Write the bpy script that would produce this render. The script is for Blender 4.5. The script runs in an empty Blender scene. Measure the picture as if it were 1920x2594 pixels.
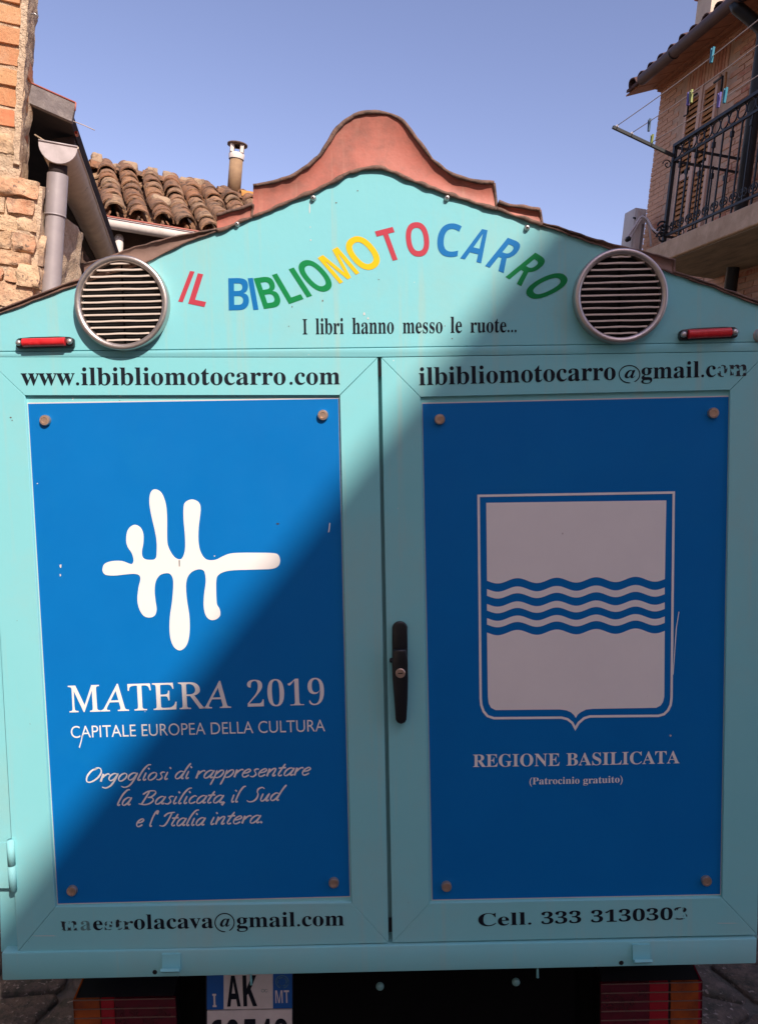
import bpy, bmesh, math, random
from mathutils import Vector, Matrix, noise
R = random.Random(7)
V = Vector
SC = bpy.context.scene
COL = SC.collection

# ------------------------------------------------------------------ camera
F_PX = 2020.0                       # focal length in pixels of the 1920 x 2594 photograph
PITCH = math.radians(-4.9)
ROLL = math.radians(5.5)
CAM = V((0.0, 0.0, 1.55))
r0 = V((1, 0, 0)); fwd = V((0, math.cos(PITCH), math.sin(PITCH))); u0 = r0.cross(fwd)
cx = (r0 * math.cos(ROLL) + u0 * math.sin(ROLL)).normalized()
cy = (u0 * math.cos(ROLL) - r0 * math.sin(ROLL)).normalized()
cz = -fwd
CM = Matrix((cx, cy, cz)).transposed().to_4x4(); CM.translation = CAM
cam_d = bpy.data.cameras.new('camera')
cam_d.sensor_fit = 'VERTICAL'; cam_d.sensor_height = 36.0; cam_d.lens = F_PX / 2594.0 * 36.0
cam_d.clip_start = 0.05; cam_d.clip_end = 500
cam = bpy.data.objects.new('camera', cam_d); COL.objects.link(cam); cam.matrix_world = CM
SC.camera = cam

# the van stands on the cross fall of the lane: frame T = van (x right, y forward of its tail, z up)
upc = V((-0.0208, 0.996, 0.0857)).normalized()
rtc = V((1, 0.0205, 0)); rtc = (rtc - upc * rtc.dot(upc)).normalized()
fwc = upc.cross(rtc)
TM = CM @ Matrix((rtc, fwc, upc)).transposed().to_4x4()
TM.translation = CM @ V((0, 0, -1.5))

def ray(u, v):
    d = CM.to_3x3() @ V(((u - 960) / F_PX, -(v - 1297) / F_PX, -1.0))
    return CAM.copy(), d
def W(u, v, depth):
    o, d = ray(u, v); return o + d * depth
def hit(F, ax, c, u, v):
    "where the line of sight meets the plane axis = c of frame F, in F's coordinates"
    I = F.inverted(); o, d = ray(u, v); o = I @ o; d = I.to_3x3() @ d
    return o + d * ((c - o[ax]) / d[ax])
def P(u, v, h=0.0):
    return hit(TM, 1, -h, u, v)
MM = 1.5 / F_PX                     # metres per pixel on the tail face

# ------------------------------------------------------------------ sun, sky, exposure
SUNT = V((-0.53, 1.0, -0.95))       # direction the sunlight travels, in the van's frame
SUNW = (TM.to_3x3() @ SUNT).normalized()
sl = bpy.data.lights.new('sun', 'SUN'); sl.energy = 4.0; sl.angle = math.radians(0.5); sl.color = (1.0, 0.89, 0.80)
so = bpy.data.objects.new('sun', sl); COL.objects.link(so)
so.rotation_euler = SUNW.to_track_quat('-Z', 'Y').to_euler(); so.location = (3, -6, 9)
w = bpy.data.worlds.new('World'); SC.world = w; w.use_nodes = True
nt = w.node_tree; nt.nodes.clear()
sky = nt.nodes.new('ShaderNodeTexSky'); sky.sky_type = 'NISHITA'; sky.sun_disc = False
sky.sun_elevation = math.asin(-SUNW.z); sky.sun_rotation = math.atan2(-SUNW.x, -SUNW.y)
sky.altitude = 300; sky.air_density = 1.0; sky.dust_density = 1.6; sky.ozone_density = 2.2
mx = nt.nodes.new('ShaderNodeMix'); mx.data_type = 'RGBA'; mx.blend_type = 'MULTIPLY'; mx.inputs[0].default_value = 1
mx.inputs[7].default_value = (1.05, 0.83, 0.89, 1)
bg = nt.nodes.new('ShaderNodeBackground'); bg.inputs[1].default_value = 0.15
wo = nt.nodes.new('ShaderNodeOutputWorld')
nt.links.new(sky.outputs[0], mx.inputs[6]); nt.links.new(mx.outputs[2], bg.inputs[0]); nt.links.new(bg.outputs[0], wo.inputs[0])
SC.view_settings.view_transform = 'Standard'; SC.view_settings.look = 'None'
SC.view_settings.exposure = 0.5; SC.view_settings.gamma = 1.0; SC.view_settings.use_curve_mapping = False

# ------------------------------------------------------------------ materials
def mk(name, c, c2=None, sc=8, rough=.6, metal=0, bump=0, bsc=60, rnd=None, spots=None, det=6, wav=None, rough2=None,
       coat=0, stretch=(1, 1, 1), spec=.5, worn=None, trans=None, streak=None, grime=None):
    m = bpy.data.materials.new(name); m.use_nodes = True
    N = m.node_tree.nodes; L = m.node_tree.links
    b = N['Principled BSDF']; b.inputs['Roughness'].default_value = rough; b.inputs['Metallic'].default_value = metal
    b.inputs['Specular IOR Level'].default_value = spec
    if coat: b.inputs['Coat Weight'].default_value = coat; b.inputs['Coat Roughness'].default_value = .25
    tc = N.new('ShaderNodeTexCoord'); mp = N.new('ShaderNodeMapping'); mp.inputs[3].default_value = stretch
    oi = N.new('ShaderNodeObjectInfo'); ad = N.new('ShaderNodeVectorMath'); ad.operation = 'ADD'
    sm = N.new('ShaderNodeVectorMath'); sm.operation = 'SCALE'; sm.inputs[0].default_value = (17, 31, 23)
    L.new(oi.outputs['Random'], sm.inputs[3]); L.new(tc.outputs['Object'], ad.inputs[0])
    if rnd: L.new(sm.outputs[0], ad.inputs[1])
    L.new(ad.outputs[0], mp.inputs[0])
    def noi(s, d=det, ro=.6, src=None):
        n = N.new('ShaderNodeTexNoise'); n.inputs['Scale'].default_value = s; n.inputs['Detail'].default_value = d
        n.inputs['Roughness'].default_value = ro; L.new((src or mp).outputs[0], n.inputs['Vector']); return n
    def mix(f, a, bb, mode='MIX'):
        x = N.new('ShaderNodeMix'); x.data_type = 'RGBA'; x.blend_type = mode
        for i, s in ((0, f), (6, a), (7, bb)):
            if isinstance(s, (float, int)): x.inputs[i].default_value = s
            elif isinstance(s, tuple): x.inputs[i].default_value = (*s[:3], 1)
            else: L.new(s, x.inputs[i])
        return x.outputs[2]
    def ramp(src, lo, hi):
        r = N.new('ShaderNodeMapRange'); r.inputs[1].default_value = lo; r.inputs[2].default_value = hi; L.new(src, r.inputs[0]); return r.outputs[0]
    col = c
    if rnd:
        cr = N.new('ShaderNodeValToRGB'); cr.color_ramp.interpolation = 'LINEAR'
        while len(cr.color_ramp.elements) < len(rnd): cr.color_ramp.elements.new(.5)
        for i, q in enumerate(rnd):
            cr.color_ramp.elements[i].position = i / (len(rnd) - 1); cr.color_ramp.elements[i].color = (*q, 1)
        L.new(oi.outputs['Random'], cr.inputs[0]); col = cr.outputs[0]
    if c2: col = mix(ramp(noi(sc).outputs[0], .32, .68), col, c2)
    if grime:            # large uneven dirt: (colour, scale, low, high, strength)
        x = ramp(noi(grime[1], 10, .7).outputs[0], grime[2], grime[3])
        mm_ = N.new('ShaderNodeMath'); mm_.operation = 'MULTIPLY'; L.new(x, mm_.inputs[0]); mm_.inputs[1].default_value = grime[4]
        col = mix(mm_.outputs[0], col, grime[0])
    if streak:           # vertical runs: (colour, strength)
        mp2 = N.new('ShaderNodeMapping'); mp2.inputs[3].default_value = (38, 38, 1.6); L.new(tc.outputs['Object'], mp2.inputs[0])
        x = ramp(noi(1.0, 4, .6, mp2).outputs[0], .56, .75)
        mm_ = N.new('ShaderNodeMath'); mm_.operation = 'MULTIPLY'; L.new(x, mm_.inputs[0]); mm_.inputs[1].default_value = streak[1]
        col = mix(mm_.outputs[0], col, streak[0])
    for s in (spots or []):
        x = ramp(noi(s[1], 3, .5).outputs[0], s[2], s[2] + s[3]); col = mix(x, col, s[0])
    if isinstance(col, tuple): b.inputs['Base Color'].default_value = (*col[:3], 1)
    else: L.new(col, b.inputs['Base Color'])
    if rough2 is not None:
        r = N.new('ShaderNodeMapRange'); L.new(noi(14, 6).outputs[0], r.inputs[0]); r.inputs[1].default_value = .3; r.inputs[2].default_value = .7
        r.inputs[3].default_value = rough; r.inputs[4].default_value = rough2; L.new(r.outputs[0], b.inputs['Roughness'])
    if bump:
        bp = N.new('ShaderNodeBump'); bp.inputs['Strength'].default_value = 1; bp.inputs['Distance'].default_value = bump
        L.new(noi(bsc, 8, .65).outputs[0], bp.inputs['Height']); L.new(bp.outputs[0], b.inputs['Normal'])
    if worn:             # flaked-off print: (scale, threshold, width)
        n = ramp(noi(worn[0], 4, .6).outputs[0], worn[1], worn[1] + worn[2])
        tr = N.new('ShaderNodeBsdfTransparent'); ms = N.new('ShaderNodeMixShader')
        L.new(n, ms.inputs[0]); L.new(b.outputs[0], ms.inputs[1]); L.new(tr.outputs[0], ms.inputs[2])
        L.new(ms.outputs[0], N['Material Output'].inputs[0])
    if trans: b.inputs['Transmission Weight'].default_value = trans
    return m
TQ = (.225, .59, .63)
M = {}
M['paint'] = mk('turquoise_paint', TQ, (.24, .61, .63), sc=3, spec=.12, rough=.42, rough2=.6, bump=.00035, bsc=55,
                grime=((.36, .50, .42), 2.6, .47, .80, .6), spots=[((.16, .14, .10), 95, .765, .02), ((.62, .70, .62), 60, .75, .03)], streak=((.45, .52, .40), .38))
M['paint_door'] = mk('turquoise_door_paint', (.22, .59, .61), (.25, .61, .63), sc=2, spec=.12, rough=.38, rough2=.55, bump=.0002, bsc=30,
                grime=((.36, .48, .42), 2.1, .48, .82, .55), spots=[((.14, .15, .12), 80, .775, .02), ((.70, .76, .72), 45, .77, .02)], streak=((.44, .50, .42), .28))
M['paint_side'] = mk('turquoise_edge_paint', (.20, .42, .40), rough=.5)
M['gap'] = mk('dark_gap', (.012, .02, .022), rough=.9)
M['blue'] = mk('blue_sign', (.001, .150, .45), (.0015, .163, .475), sc=5, spec=.18, rough=.36, rough2=.48, grime=((.006, .19, .45), 6, .55, .8, .35),
               spots=[((.3, .4, .6), 60, .80, .02), ((.02, .03, .06), 70, .81, .02)], bump=.0002, bsc=6)
M['white'] = mk('white_print', (.86, .82, .77), (.82, .78, .74), sc=9, rough=.45, spots=[((.35, .3, .28), 70, .79, .02)])
M['backing'] = mk('white_backing', (.66, .60, .56), rough=.5)
M['black'] = mk('black_print', (.008, .011, .018), spec=.15, rough=.6, worn=(260, .74, .03))
M['worn'] = mk('worn_black_print', (.012, .016, .024), rough=.5, worn=(90, .49, .06))
M['faded'] = mk('faded_print', (.10, .22, .22), rough=.6, worn=(140, .5, .2))
M['red'] = mk('red_letter', (.48, .05, .075), spec=.2, rough=.5, worn=(300, .72, .04))
M['lblue'] = mk('blue_letter', (.004, .155, .42), spec=.2, rough=.5, worn=(300, .72, .04))
M['green'] = mk('green_letter', (.005, .22, .06), spec=.15, rough=.5, worn=(300, .70, .04))
M['yellow'] = mk('yellow_letter', (.86, .52, .012), spec=.15, rough=.5, worn=(300, .70, .04))
M['trim'] = mk('rust_red_trim', (.45, .125, .085), (.50, .17, .12), sc=7, rough=.6, bump=.0012, bsc=40,
               grime=((.20, .10, .075), 8, .46, .66, .8), streak=((.56, .27, .19), .6))
M['brown'] = mk('brown_trim', (.20, .12, .09), (.27, .17, .135), sc=12, rough=.7, bump=.0015, bsc=40, spots=[((.36, .10, .07), 8, .56, .1)])
M['rim'] = mk('weathered_sheet_edge', (.22, .12, .085), (.10, .065, .05), sc=60, rough=.75, bump=.003, bsc=120)
M['chrome'] = mk('dull_metal', (.62, .56, .52), (.50, .44, .40), sc=12, rough=.30, rough2=.45, metal=.9, bump=.0004, bsc=90)
M['slat'] = mk('dull_slat', (.78, .66, .56), (.64, .54, .46), sc=20, rough=.5, metal=.1)
M['bolt'] = mk('brass_bolt', (.78, .56, .42), (.60, .42, .31), sc=80, rough=.30, metal=.8)
M['screw'] = mk('steel_screw', (.55, .53, .50), rough=.35, metal=.8)
M['blackp'] = mk('black_plastic', (.010, .011, .013), rough=.32, bump=.0003, bsc=50)
M['void'] = mk('dark_inside', (.006, .006, .007), rough=.9)
M['redlens'] = mk('red_lens', (.56, .008, .014), (.70, .03, .035), sc=60, rough=.3, coat=.15, bump=.0012, bsc=110)
M['dredlens'] = mk('dark_red_lens', (.10, .002, .012), (.05, .002, .006), sc=30, rough=.2, coat=.5)
M['mredlens'] = mk('mid_red_lens', (.27, .004, .012), rough=.2, coat=.5)
M['amber'] = mk('amber_lens', (.34, .07, .006), (.16, .03, .006), sc=25, rough=.2, coat=.5)
M['ribm'] = mk('lens_rib', (.16, .09, .07), rough=.4)
M['platew'] = mk('plate_white', (.66, .60, .57), (.55, .50, .47), sc=20, rough=.5)
M['plateb'] = mk('plate_blue', (.010, .10, .36), rough=.5)
M['rubber'] = mk('rubber', (.02, .02, .02), rough=.85, bump=.001, bsc=80)
M['chassis'] = mk('chassis_black', (.002, .002, .0022), (.003, .003, .003), sc=9, rough=1, spec=.1)
M['brickA'] = mk('orange_brick', (1, 1, 1), (.60, .31, .15), sc=22, rough=.9, bump=.006, bsc=55,
                 rnd=[(.58, .21, .10), (.60, .30, .13), (.62, .155, .07), (.64, .36, .17), (.56, .22, .10), (.66, .40, .20)],
                 grime=((.66, .46, .28), 9, .5, .72, .6), spots=[((.34, .16, .10), 38, .66, .08)])
M['mortarA'] = mk('pale_mortar', (.74, .57, .39), (.60, .42, .27), sc=26, rough=.95, bump=.02, bsc=55, grime=((.22, .15, .11), 12, .55, .7, .6))
M['stoneA'] = mk('sand_stone', (1, 1, 1), (.74, .53, .33), sc=16, rough=.95, bump=.014, bsc=34,
                 rnd=[(.70, .47, .27), (.60, .38, .21), (.74, .52, .32), (.66, .42, .24), (.56, .22, .11), (.72, .52, .33), (.58, .33, .18)],
                 grime=((.20, .13, .10), 9, .50, .66, .85), spots=[((.25, .17, .12), 60, .62, .06)])
M['cement'] = mk('grey_fascia', (.23, .20, .19), (.16, .135, .13), sc=14, rough=.85, bump=.004, bsc=60, grime=((.36, .31, .28), 18, .5, .7, .7))
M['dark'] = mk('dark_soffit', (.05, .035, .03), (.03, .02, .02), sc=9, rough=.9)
M['pipe'] = mk('grey_downspout', (.34, .30, .30), (.42, .375, .365), sc=10, rough=.5, metal=.2, bump=.0006, bsc=40, spots=[((.6, .54, .5), 50, .76, .02)], streak=((.4, .36, .33), .5))
M['gutter'] = mk('zinc_gutter', (.72, .58, .43), (.58, .45, .33), sc=7, rough=.5, metal=.25, bump=.001, bsc=30, grime=((.80, .66, .50), 13, .45, .7, .7), spots=[((.16, .11, .08), 30, .70, .06)])
M['capm'] = mk('gutter_end_cap', (.54, .47, .45), (.42, .36, .34), sc=22, rough=.5, metal=.1, streak=((.35, .3, .28), .5))
M['tile'] = mk('old_roof_tile', (1, 1, 1), (.26, .14, .075), sc=18, rough=.95, bump=.008, bsc=60,
               rnd=[(.22, .10, .05), (.40, .20, .09), (.15, .08, .05), (.44, .27, .15), (.34, .13, .05), (.18, .11, .07), (.50, .34, .19)],
               grime=((.05, .035, .025), 16, .47, .63, .9), spots=[((.50, .36, .16), 26, .67, .06)])
M['lichen'] = mk('lichen_tile', (.52, .26, .06), (.42, .19, .05), sc=20, rough=.95, bump=.008, bsc=60)
M['rock'] = mk('weight_stone', (1, 1, 1), (.40, .29, .19), sc=26, rough=.95, bump=.012, bsc=50, rnd=[(.36, .25, .17), (.45, .31, .18), (.30, .22, .16)],
               grime=((.12, .08, .06), 16, .52, .68, .7))
M['wallC'] = mk('brown_wall', (.17, .10, .07), (.10, .065, .05), sc=6, rough=.95, bump=.02, bsc=20)
M['flue'] = mk('ochre_flue', (.36, .23, .12), (.26, .16, .09), sc=12, rough=.85, streak=((.42, .3, .17), .6))
M['cream'] = mk('cream_paint', (.72, .64, .56), rough=.7, grime=((.4, .32, .26), 10, .5, .7, .6))
M['brickD'] = mk('pink_brick', (1, 1, 1), (.62, .35, .22), sc=24, rough=.92, bump=.004, bsc=60,
                 rnd=[(.64, .35, .22), (.70, .42, .27), (.56, .30, .18), (.68, .41, .28), (.38, .07, .035), (.64, .36, .23), (.74, .47, .32), (.48, .15, .08), (.62, .34, .2)],
                 grime=((.30, .18, .12), 8, .5, .75, .5))
M['mortarD'] = mk('pink_mortar', (.60, .41, .29), (.48, .32, .22), sc=12, rough=.95, bump=.006, bsc=50)
M['slab'] = mk('balcony_concrete', (.60, .42, .27), (.46, .31, .19), sc=5, rough=.9, bump=.006, bsc=22, stretch=(1, 1, 1), grime=((.74, .53, .35), 7, .5, .7, .6))
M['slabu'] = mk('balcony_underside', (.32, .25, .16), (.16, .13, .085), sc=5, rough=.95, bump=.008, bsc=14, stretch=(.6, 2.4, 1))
M['iron'] = mk('wrought_iron', (.014, .022, .026), (.025, .022, .02), sc=30, rough=.5, metal=.3)
M['wood'] = mk('shutter_wood', (.56, .26, .09), (.44, .19, .065), sc=9, rough=.7, stretch=(1, 1, 5))
M['woodf'] = mk('window_frame_wood', (.66, .43, .31), rough=.7)
M['eave'] = mk('eave_board', (.42, .19, .10), (.30, .13, .075), sc=9, rough=.9)
M['roofD'] = mk('dark_tile', (.12, .06, .05), (.08, .045, .04), sc=9, rough=.95, bump=.01, bsc=30)  # dark brown tile, two tones mixed by noise
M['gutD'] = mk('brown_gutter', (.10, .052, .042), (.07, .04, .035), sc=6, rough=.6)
M['render'] = mk('cream_render', (.66, .52, .38), (.58, .45, .33), sc=9, rough=.9, bump=.006, bsc=60)
M['ac'] = mk('grey_casing', (.58, .52, .47), (.50, .45, .41), sc=6, rough=.6)
M['acd'] = mk('grey_fan_guard', (.18, .155, .145), rough=.7)
M['hose'] = mk('white_hose', (.58, .52, .50), rough=.7)
M['cord'] = mk('pale_cord', (.52, .42, .36), rough=.8)
M['gnd'] = mk('lane_ground', (.15, .13, .11), (.08, .085, .065), sc=11, rough=.95, bump=.01, bsc=40)
M['pave'] = mk('paving', (1, 1, 1), (.10, .085, .07), sc=26, rough=.95, bump=.02, bsc=60, spots=[((.34, .29, .25), 60, .62, .06)],
               rnd=[(.21, .165, .13), (.16, .135, .11), (.24, .175, .13), (.18, .16, .14)], grime=((.045, .055, .04), 22, .45, .62, .85))
M['plaster'] = mk('plain_plaster', (.50, .42, .33), (.42, .35, .27), sc=2, rough=.95, bump=.006, bsc=30)
for k, c in (('pcyan', (.02, .20, .28)), ('ppurple', (.12, .09, .30)), ('pgreen', (.20, .23, .03)), ('pnavy', (.02, .06, .11))):
    M[k] = mk('peg_' + k[1:], c, rough=.5)

# ------------------------------------------------------------------ mesh helpers
class MB:
    def __init__(s): s.v = []; s.f = []; s.sm = []
    def add(s, vs, fs, smooth=False):
        n = len(s.v); s.v += [V(a) for a in vs]
        for f in fs: s.f.append([i + n for i in f]); s.sm.append(smooth)
        return s
    def hexa(s, c):     # 8 corners: bottom 4 then top 4
        return s.add(c, [(3, 2, 1, 0), (4, 5, 6, 7), (0, 1, 5, 4), (1, 2, 6, 5), (2, 3, 7, 6), (3, 0, 4, 7)])
    def box(s, a, b):
        x0, y0, z0 = a; x1, y1, z1 = b
        return s.hexa([(x0, y0, z0), (x1, y0, z0), (x1, y1, z0), (x0, y1, z0), (x0, y0, z1), (x1, y0, z1), (x1, y1, z1), (x0, y1, z1)])
    def prism(s, pts, off):
        "polygon (list of 3D points) extruded by vector off"
        n = len(pts); a = [V(p) for p in pts]; b = [p + V(off) for p in a]
        fs = [tuple(range(n)), tuple(reversed(range(n, 2 * n)))] + [(i, i + n, (i + 1) % n + n, (i + 1) % n) for i in range(n)]
        return s.add(a + b, fs)
    def tube(s, pts, r, n=8, cap=True, closed=False, rr=None, squash=1):
        pts = [V(p) for p in pts]; m = len(pts); rings = []; up = None
        for i, p in enumerate(pts):
            if closed: t = pts[(i + 1) % m] - pts[i - 1]
            else: t = pts[min(i + 1, m - 1)] - pts[max(i - 1, 0)]
            t.normalize()
            if up is None: up = V((0, 0, 1)) if abs(t.z) < .9 else V((0, 1, 0))
            a = t.cross(up); a.normalize(); b = a.cross(t); up = b
            q = rr[i] if rr else r
            rings.append([p + (a * math.cos(2 * math.pi * k / n) * squash + b * math.sin(2 * math.pi * k / n)) * q for k in range(n)])
        vs = [x for g in rings for x in g]; fs = []
        for i in range(m if closed else m - 1):
            j = (i + 1) % m
            for k in range(n): fs.append((i * n + k, i * n + (k + 1) % n, j * n + (k + 1) % n, j * n + k))
        if cap and not closed: fs += [tuple(reversed(range(n))), tuple(range((m - 1) * n, m * n))]
        return s.add(vs, fs, True)
    def lathe(s, c, prof, n=24, ax=V((0, -1, 0)), a=V((1, 0, 0)), cap=True, arc=(0, 2 * math.pi)):
        c = V(c); ax = V(ax); a = V(a); b = ax.cross(a); vs = []; m = len(prof); full = abs(arc[1] - arc[0] - 2 * math.pi) < 1e-6
        nn = n if full else n + 1
        for r_, h in prof:
            for k in range(nn):
                t = arc[0] + (arc[1] - arc[0]) * k / n
                vs.append(c + ax * h + (a * math.cos(t) + b * math.sin(t)) * r_)
        fs = []
        for i in range(m - 1):
            for k in range(n):
                k2 = (k + 1) % nn if full else k + 1
                fs.append((i * nn + k, i * nn + k2, (i + 1) * nn + k2, (i + 1) * nn + k))
        if cap: fs.append(tuple(range((m - 1) * nn, m * nn)))
        return s.add(vs, fs, True)
    def sheet(s, pts): return s.add(pts, [tuple(range(len(pts)))])
    def mesh(s, name, mat):
        me = bpy.data.meshes.new(name); me.from_pydata([tuple(x) for x in s.v], [], s.f)
        me.polygons.foreach_set('use_smooth', s.sm); me.update()
        bm = bmesh.new(); bm.from_mesh(me); bmesh.ops.recalc_face_normals(bm, faces=bm.faces); bm.to_mesh(me); bm.free()
        for x in (mat if isinstance(mat, (list, tuple)) else [mat]): me.materials.append(x)
        return me

def sharp(me, ang=35):
    try: me.set_sharp_from_angle(angle=math.radians(ang))
    except Exception: pass
    return me
def bevel(me, wd, seg=2):
    bm = bmesh.new(); bm.from_mesh(me)
    bmesh.ops.remove_doubles(bm, verts=bm.verts, dist=1e-6)
    es = [e for e in bm.edges if len(e.link_faces) == 2 and e.calc_face_angle(0) > .5]
    bmesh.ops.bevel(bm, geom=es, offset=wd, segments=seg, profile=.5, affect='EDGES', clamp_overlap=True)
    for f in bm.faces: f.smooth = True
    bm.to_mesh(me); bm.free(); return sharp(me, 40)

def thing(name, label, cat, F, base=(0, 0, 0), group=None):
    o = bpy.data.objects.new(name, None); COL.objects.link(o); o.empty_display_size = .1
    o.matrix_world = F @ Matrix.Translation(base); o['label'] = label; o['category'] = cat
    if group: o['group'] = group
    o['_b'] = 0; del o['_b']
    BASE[o.name] = V(base); return o
BASE = {}
def part(name, mesh, parent, label=None, kind=None, mat=None, loc=None, rot=None, scale=None):
    if isinstance(mesh, MB): mesh = mesh.mesh(name, mat)
    o = bpy.data.objects.new(name, mesh); COL.objects.link(o); o.parent = parent
    L0 = V(loc) if loc is not None else V((0, 0, 0))
    if parent.name in BASE: L0 = L0 - BASE[parent.name]
    elif loc is not None and parent.parent: pass
    o.location = L0
    if rot is not None: o.rotation_euler = rot
    if scale is not None: o.scale = scale
    if label: o['label'] = label
    if kind: o['kind'] = kind
    return o
def single(name, mb, mat, F, base, label=None, cat=None, group=None, kind=None, me=None):
    me = me or mb.mesh(name, mat); me.transform(Matrix.Translation(-V(base)))
    o = bpy.data.objects.new(name, me); COL.objects.link(o); o.matrix_world = F @ Matrix.Translation(base)
    if label: o['label'] = label
    if cat: o['category'] = cat
    if group: o['group'] = group
    if kind: o['kind'] = kind
    return o
def roughbox(a, b, step, amp, sc=8, seed=0, rnd=0):
    "box with gridded, displaced faces; rnd rounds the corners"
    a = V(a); b = V(b); d = b - a
    n = [max(1, min(60, round(d[i] / step))) for i in range(3)]
    bm = bmesh.new()
    def face(ax, val):
        i, j = [k for k in range(3) if k != ax]; g = []
        for p in range(n[i] + 1):
            row = []
            for q in range(n[j] + 1):
                c = V((0, 0, 0)); c[ax] = val; c[i] = a[i] + d[i] * p / n[i]; c[j] = a[j] + d[j] * q / n[j]; row.append(bm.verts.new(c))
            g.append(row)
        for p in range(n[i]):
            for q in range(n[j]): bm.faces.new((g[p][q], g[p + 1][q], g[p + 1][q + 1], g[p][q + 1]))
    for ax in range(3): face(ax, a[ax]); face(ax, b[ax])
    bmesh.ops.remove_doubles(bm, verts=bm.verts, dist=1e-5)
    bmesh.ops.recalc_face_normals(bm, faces=bm.faces)
    c = (a + b) / 2
    for v in bm.verts:
        if rnd:
            q = V([(v.co[i] - c[i]) / (d[i] / 2) for i in range(3)]); e = max(abs(x) for x in q)
            if e > 0:
                k = (sum(abs(x) ** 4 for x in q)) ** .25
                q2 = q * (1 * (1 - rnd) + rnd / k * 1.0)
                v.co = c + V([q2[i] * d[i] / 2 for i in range(3)])
        v.co += noise.noise_vector(v.co * sc + V((seed * 3.7, seed * 1.3, seed))) * amp
    for f in bm.faces: f.smooth = True
    return bm
def bm2me(bm, name, mat, ang=50):
    me = bpy.data.meshes.new(name); bm.to_mesh(me); bm.free(); me.materials.append(mat); return sharp(me, ang)

# ------------------------------------------------------------------ traced points and lettering
CR = {'1': (0, 0, 2.36), '2': (1300, 0, 2.4806), '3': (500, 250, 1.739), '4': (0, 850, 1.6857), '5': (940, 850, 1.6857),
      '6': (0, 2150, 1.6857), '7': (940, 2150, 1.6857), 'A': (440, 640, 3.177), 'B': (930, 540, 3.177), 'G': (60, 1180, 1.9667),
      'M': (140, 1680, 2.1737), 'O': (200, 1920, 2.581), 'R': (1150, 1200, 2.622), 'H': (900, 1540, 6.564), 'L': (0, 0, 5.313),
      'D': (1540, 150, 3.916), 'E': (1600, 0, 5.1625), 'N': (500, 2450, 5.507), 'X': (1500, 2400, 3.933), 'Y': (0, 2400, 3.933), 'C': (220, 380, 3.755)}
def px(k, x, y):
    a, b, s = CR[k]; return (a + x / s, b + y / s)
def crom(pts, n=5, closed=False):
    pts = [V((*p, 0)) if len(p) == 2 else V(p) for p in pts]; out = []; m = len(pts)
    for i in range(m if closed else m - 1):
        g = lambda j: pts[j % m] if closed else pts[max(0, min(m - 1, j))]
        p0, p1, p2, p3 = g(i - 1), g(i), g(i + 1), g(i + 2)
        for k in range(n):
            t = k / n
            out.append(.5 * ((2 * p1) + (p2 - p0) * t + (2 * p0 - 5 * p1 + 4 * p2 - p3) * t * t + (3 * p1 - p0 - 3 * p2 + p3) * t ** 3))
    if not closed: out.append(pts[-1])
    return out
SER = (0x1D400, 0x1D41A, 0x1D7CE); SIT = (0x1D468, 0x1D482, 0x1D7CE); ITA = (0x1D434, 0x1D44E, 0x1D7CE); SAN = (0x1D5D4, 0x1D5EE, 0x1D7EC); SANR = (0x1D5A0, 0x1D5BA, 0x1D7E2)
def styled(s, st):
    if not st: return s
    r = ''
    for c in s:
        if 'A' <= c <= 'Z': r += chr(st[0] + ord(c) - 65)
        elif 'a' <= c <= 'z': r += chr(st[1] + ord(c) - 97)
        elif '0' <= c <= '9': r += chr(st[2] + ord(c) - 48)
        else: r += c
    return r
def glyphs(s, st, off=0, space=1.0):
    cu = bpy.data.curves.new('t', 'FONT'); cu.body = styled(s, st); cu.offset = off; cu.resolution_u = 6; cu.space_character = space
    o = bpy.data.objects.new('t', cu); COL.objects.link(o); bpy.context.view_layer.update()
    me = bpy.data.meshes.new_from_object(o.evaluated_get(bpy.context.evaluated_depsgraph_get()))
    vs = [v.co.copy() for v in me.vertices]; fs = [tuple(p.vertices) for p in me.polygons]
    bpy.data.objects.remove(o); bpy.data.curves.remove(cu); bpy.data.meshes.remove(me)
    return vs, fs
def text(s, st, p0, p1, top, mat, parent, h, off=0, shear=0, name='lettering', space=1.0, FR=None):
    "lettering fitted between two baseline points (photo pixels); top = pixel height of the tallest glyph"
    vs, fs = glyphs(s, st, off, space)
    x0 = min(v.x - shear * v.y for v in vs); x1 = max(v.x - shear * v.y for v in vs); y1 = max(v.y for v in vs)
    Pf = FR or (lambda u, v: P(u, v, h))
    A = Pf(*p0); B = Pf(*p1); d = B - A; up = V((0, 1, 0)).cross(d).normalized() * -1
    if up.z < 0: up = -up
    sc = d.length / ((V(p1) - V(p0)).length)
    mb = MB(); mb.add([A + d * ((v.x - shear * v.y - x0) / (x1 - x0)) + up * (v.y / y1 * top * sc) for v in vs], fs)
    return part(name, mb, parent, mat=mat)
def letter(ch, BL, BR, TL, mat, parent, h, key):
    if ch == 'I':
        A, B, C = (P(*px(key, *q), h) for q in (BL, BR, TL)); return part('letter', MB().sheet([A, B, C + B - A, C]), parent, mat=mat)
    vs, fs = glyphs(ch, SAN, -.004 if ch != 'I' else 0)
    x0 = min(v.x for v in vs); x1 = max(v.x for v in vs); y0 = min(v.y for v in vs); y1 = max(v.y for v in vs)
    A, B, C = (P(*px(key, *q), h) for q in (BL, BR, TL))
    mb = MB(); mb.add([A + (B - A) * ((v.x - x0) / (x1 - x0)) + (C - A) * ((v.y - y0) / (y1 - y0)) for v in vs], fs)
    return part('letter', mb, parent, mat=mat)
def flatpoly(pts, key, h, mb):
    mb.sheet([P(*px(key, p[0], p[1]), h) for p in pts]); return mb
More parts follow.
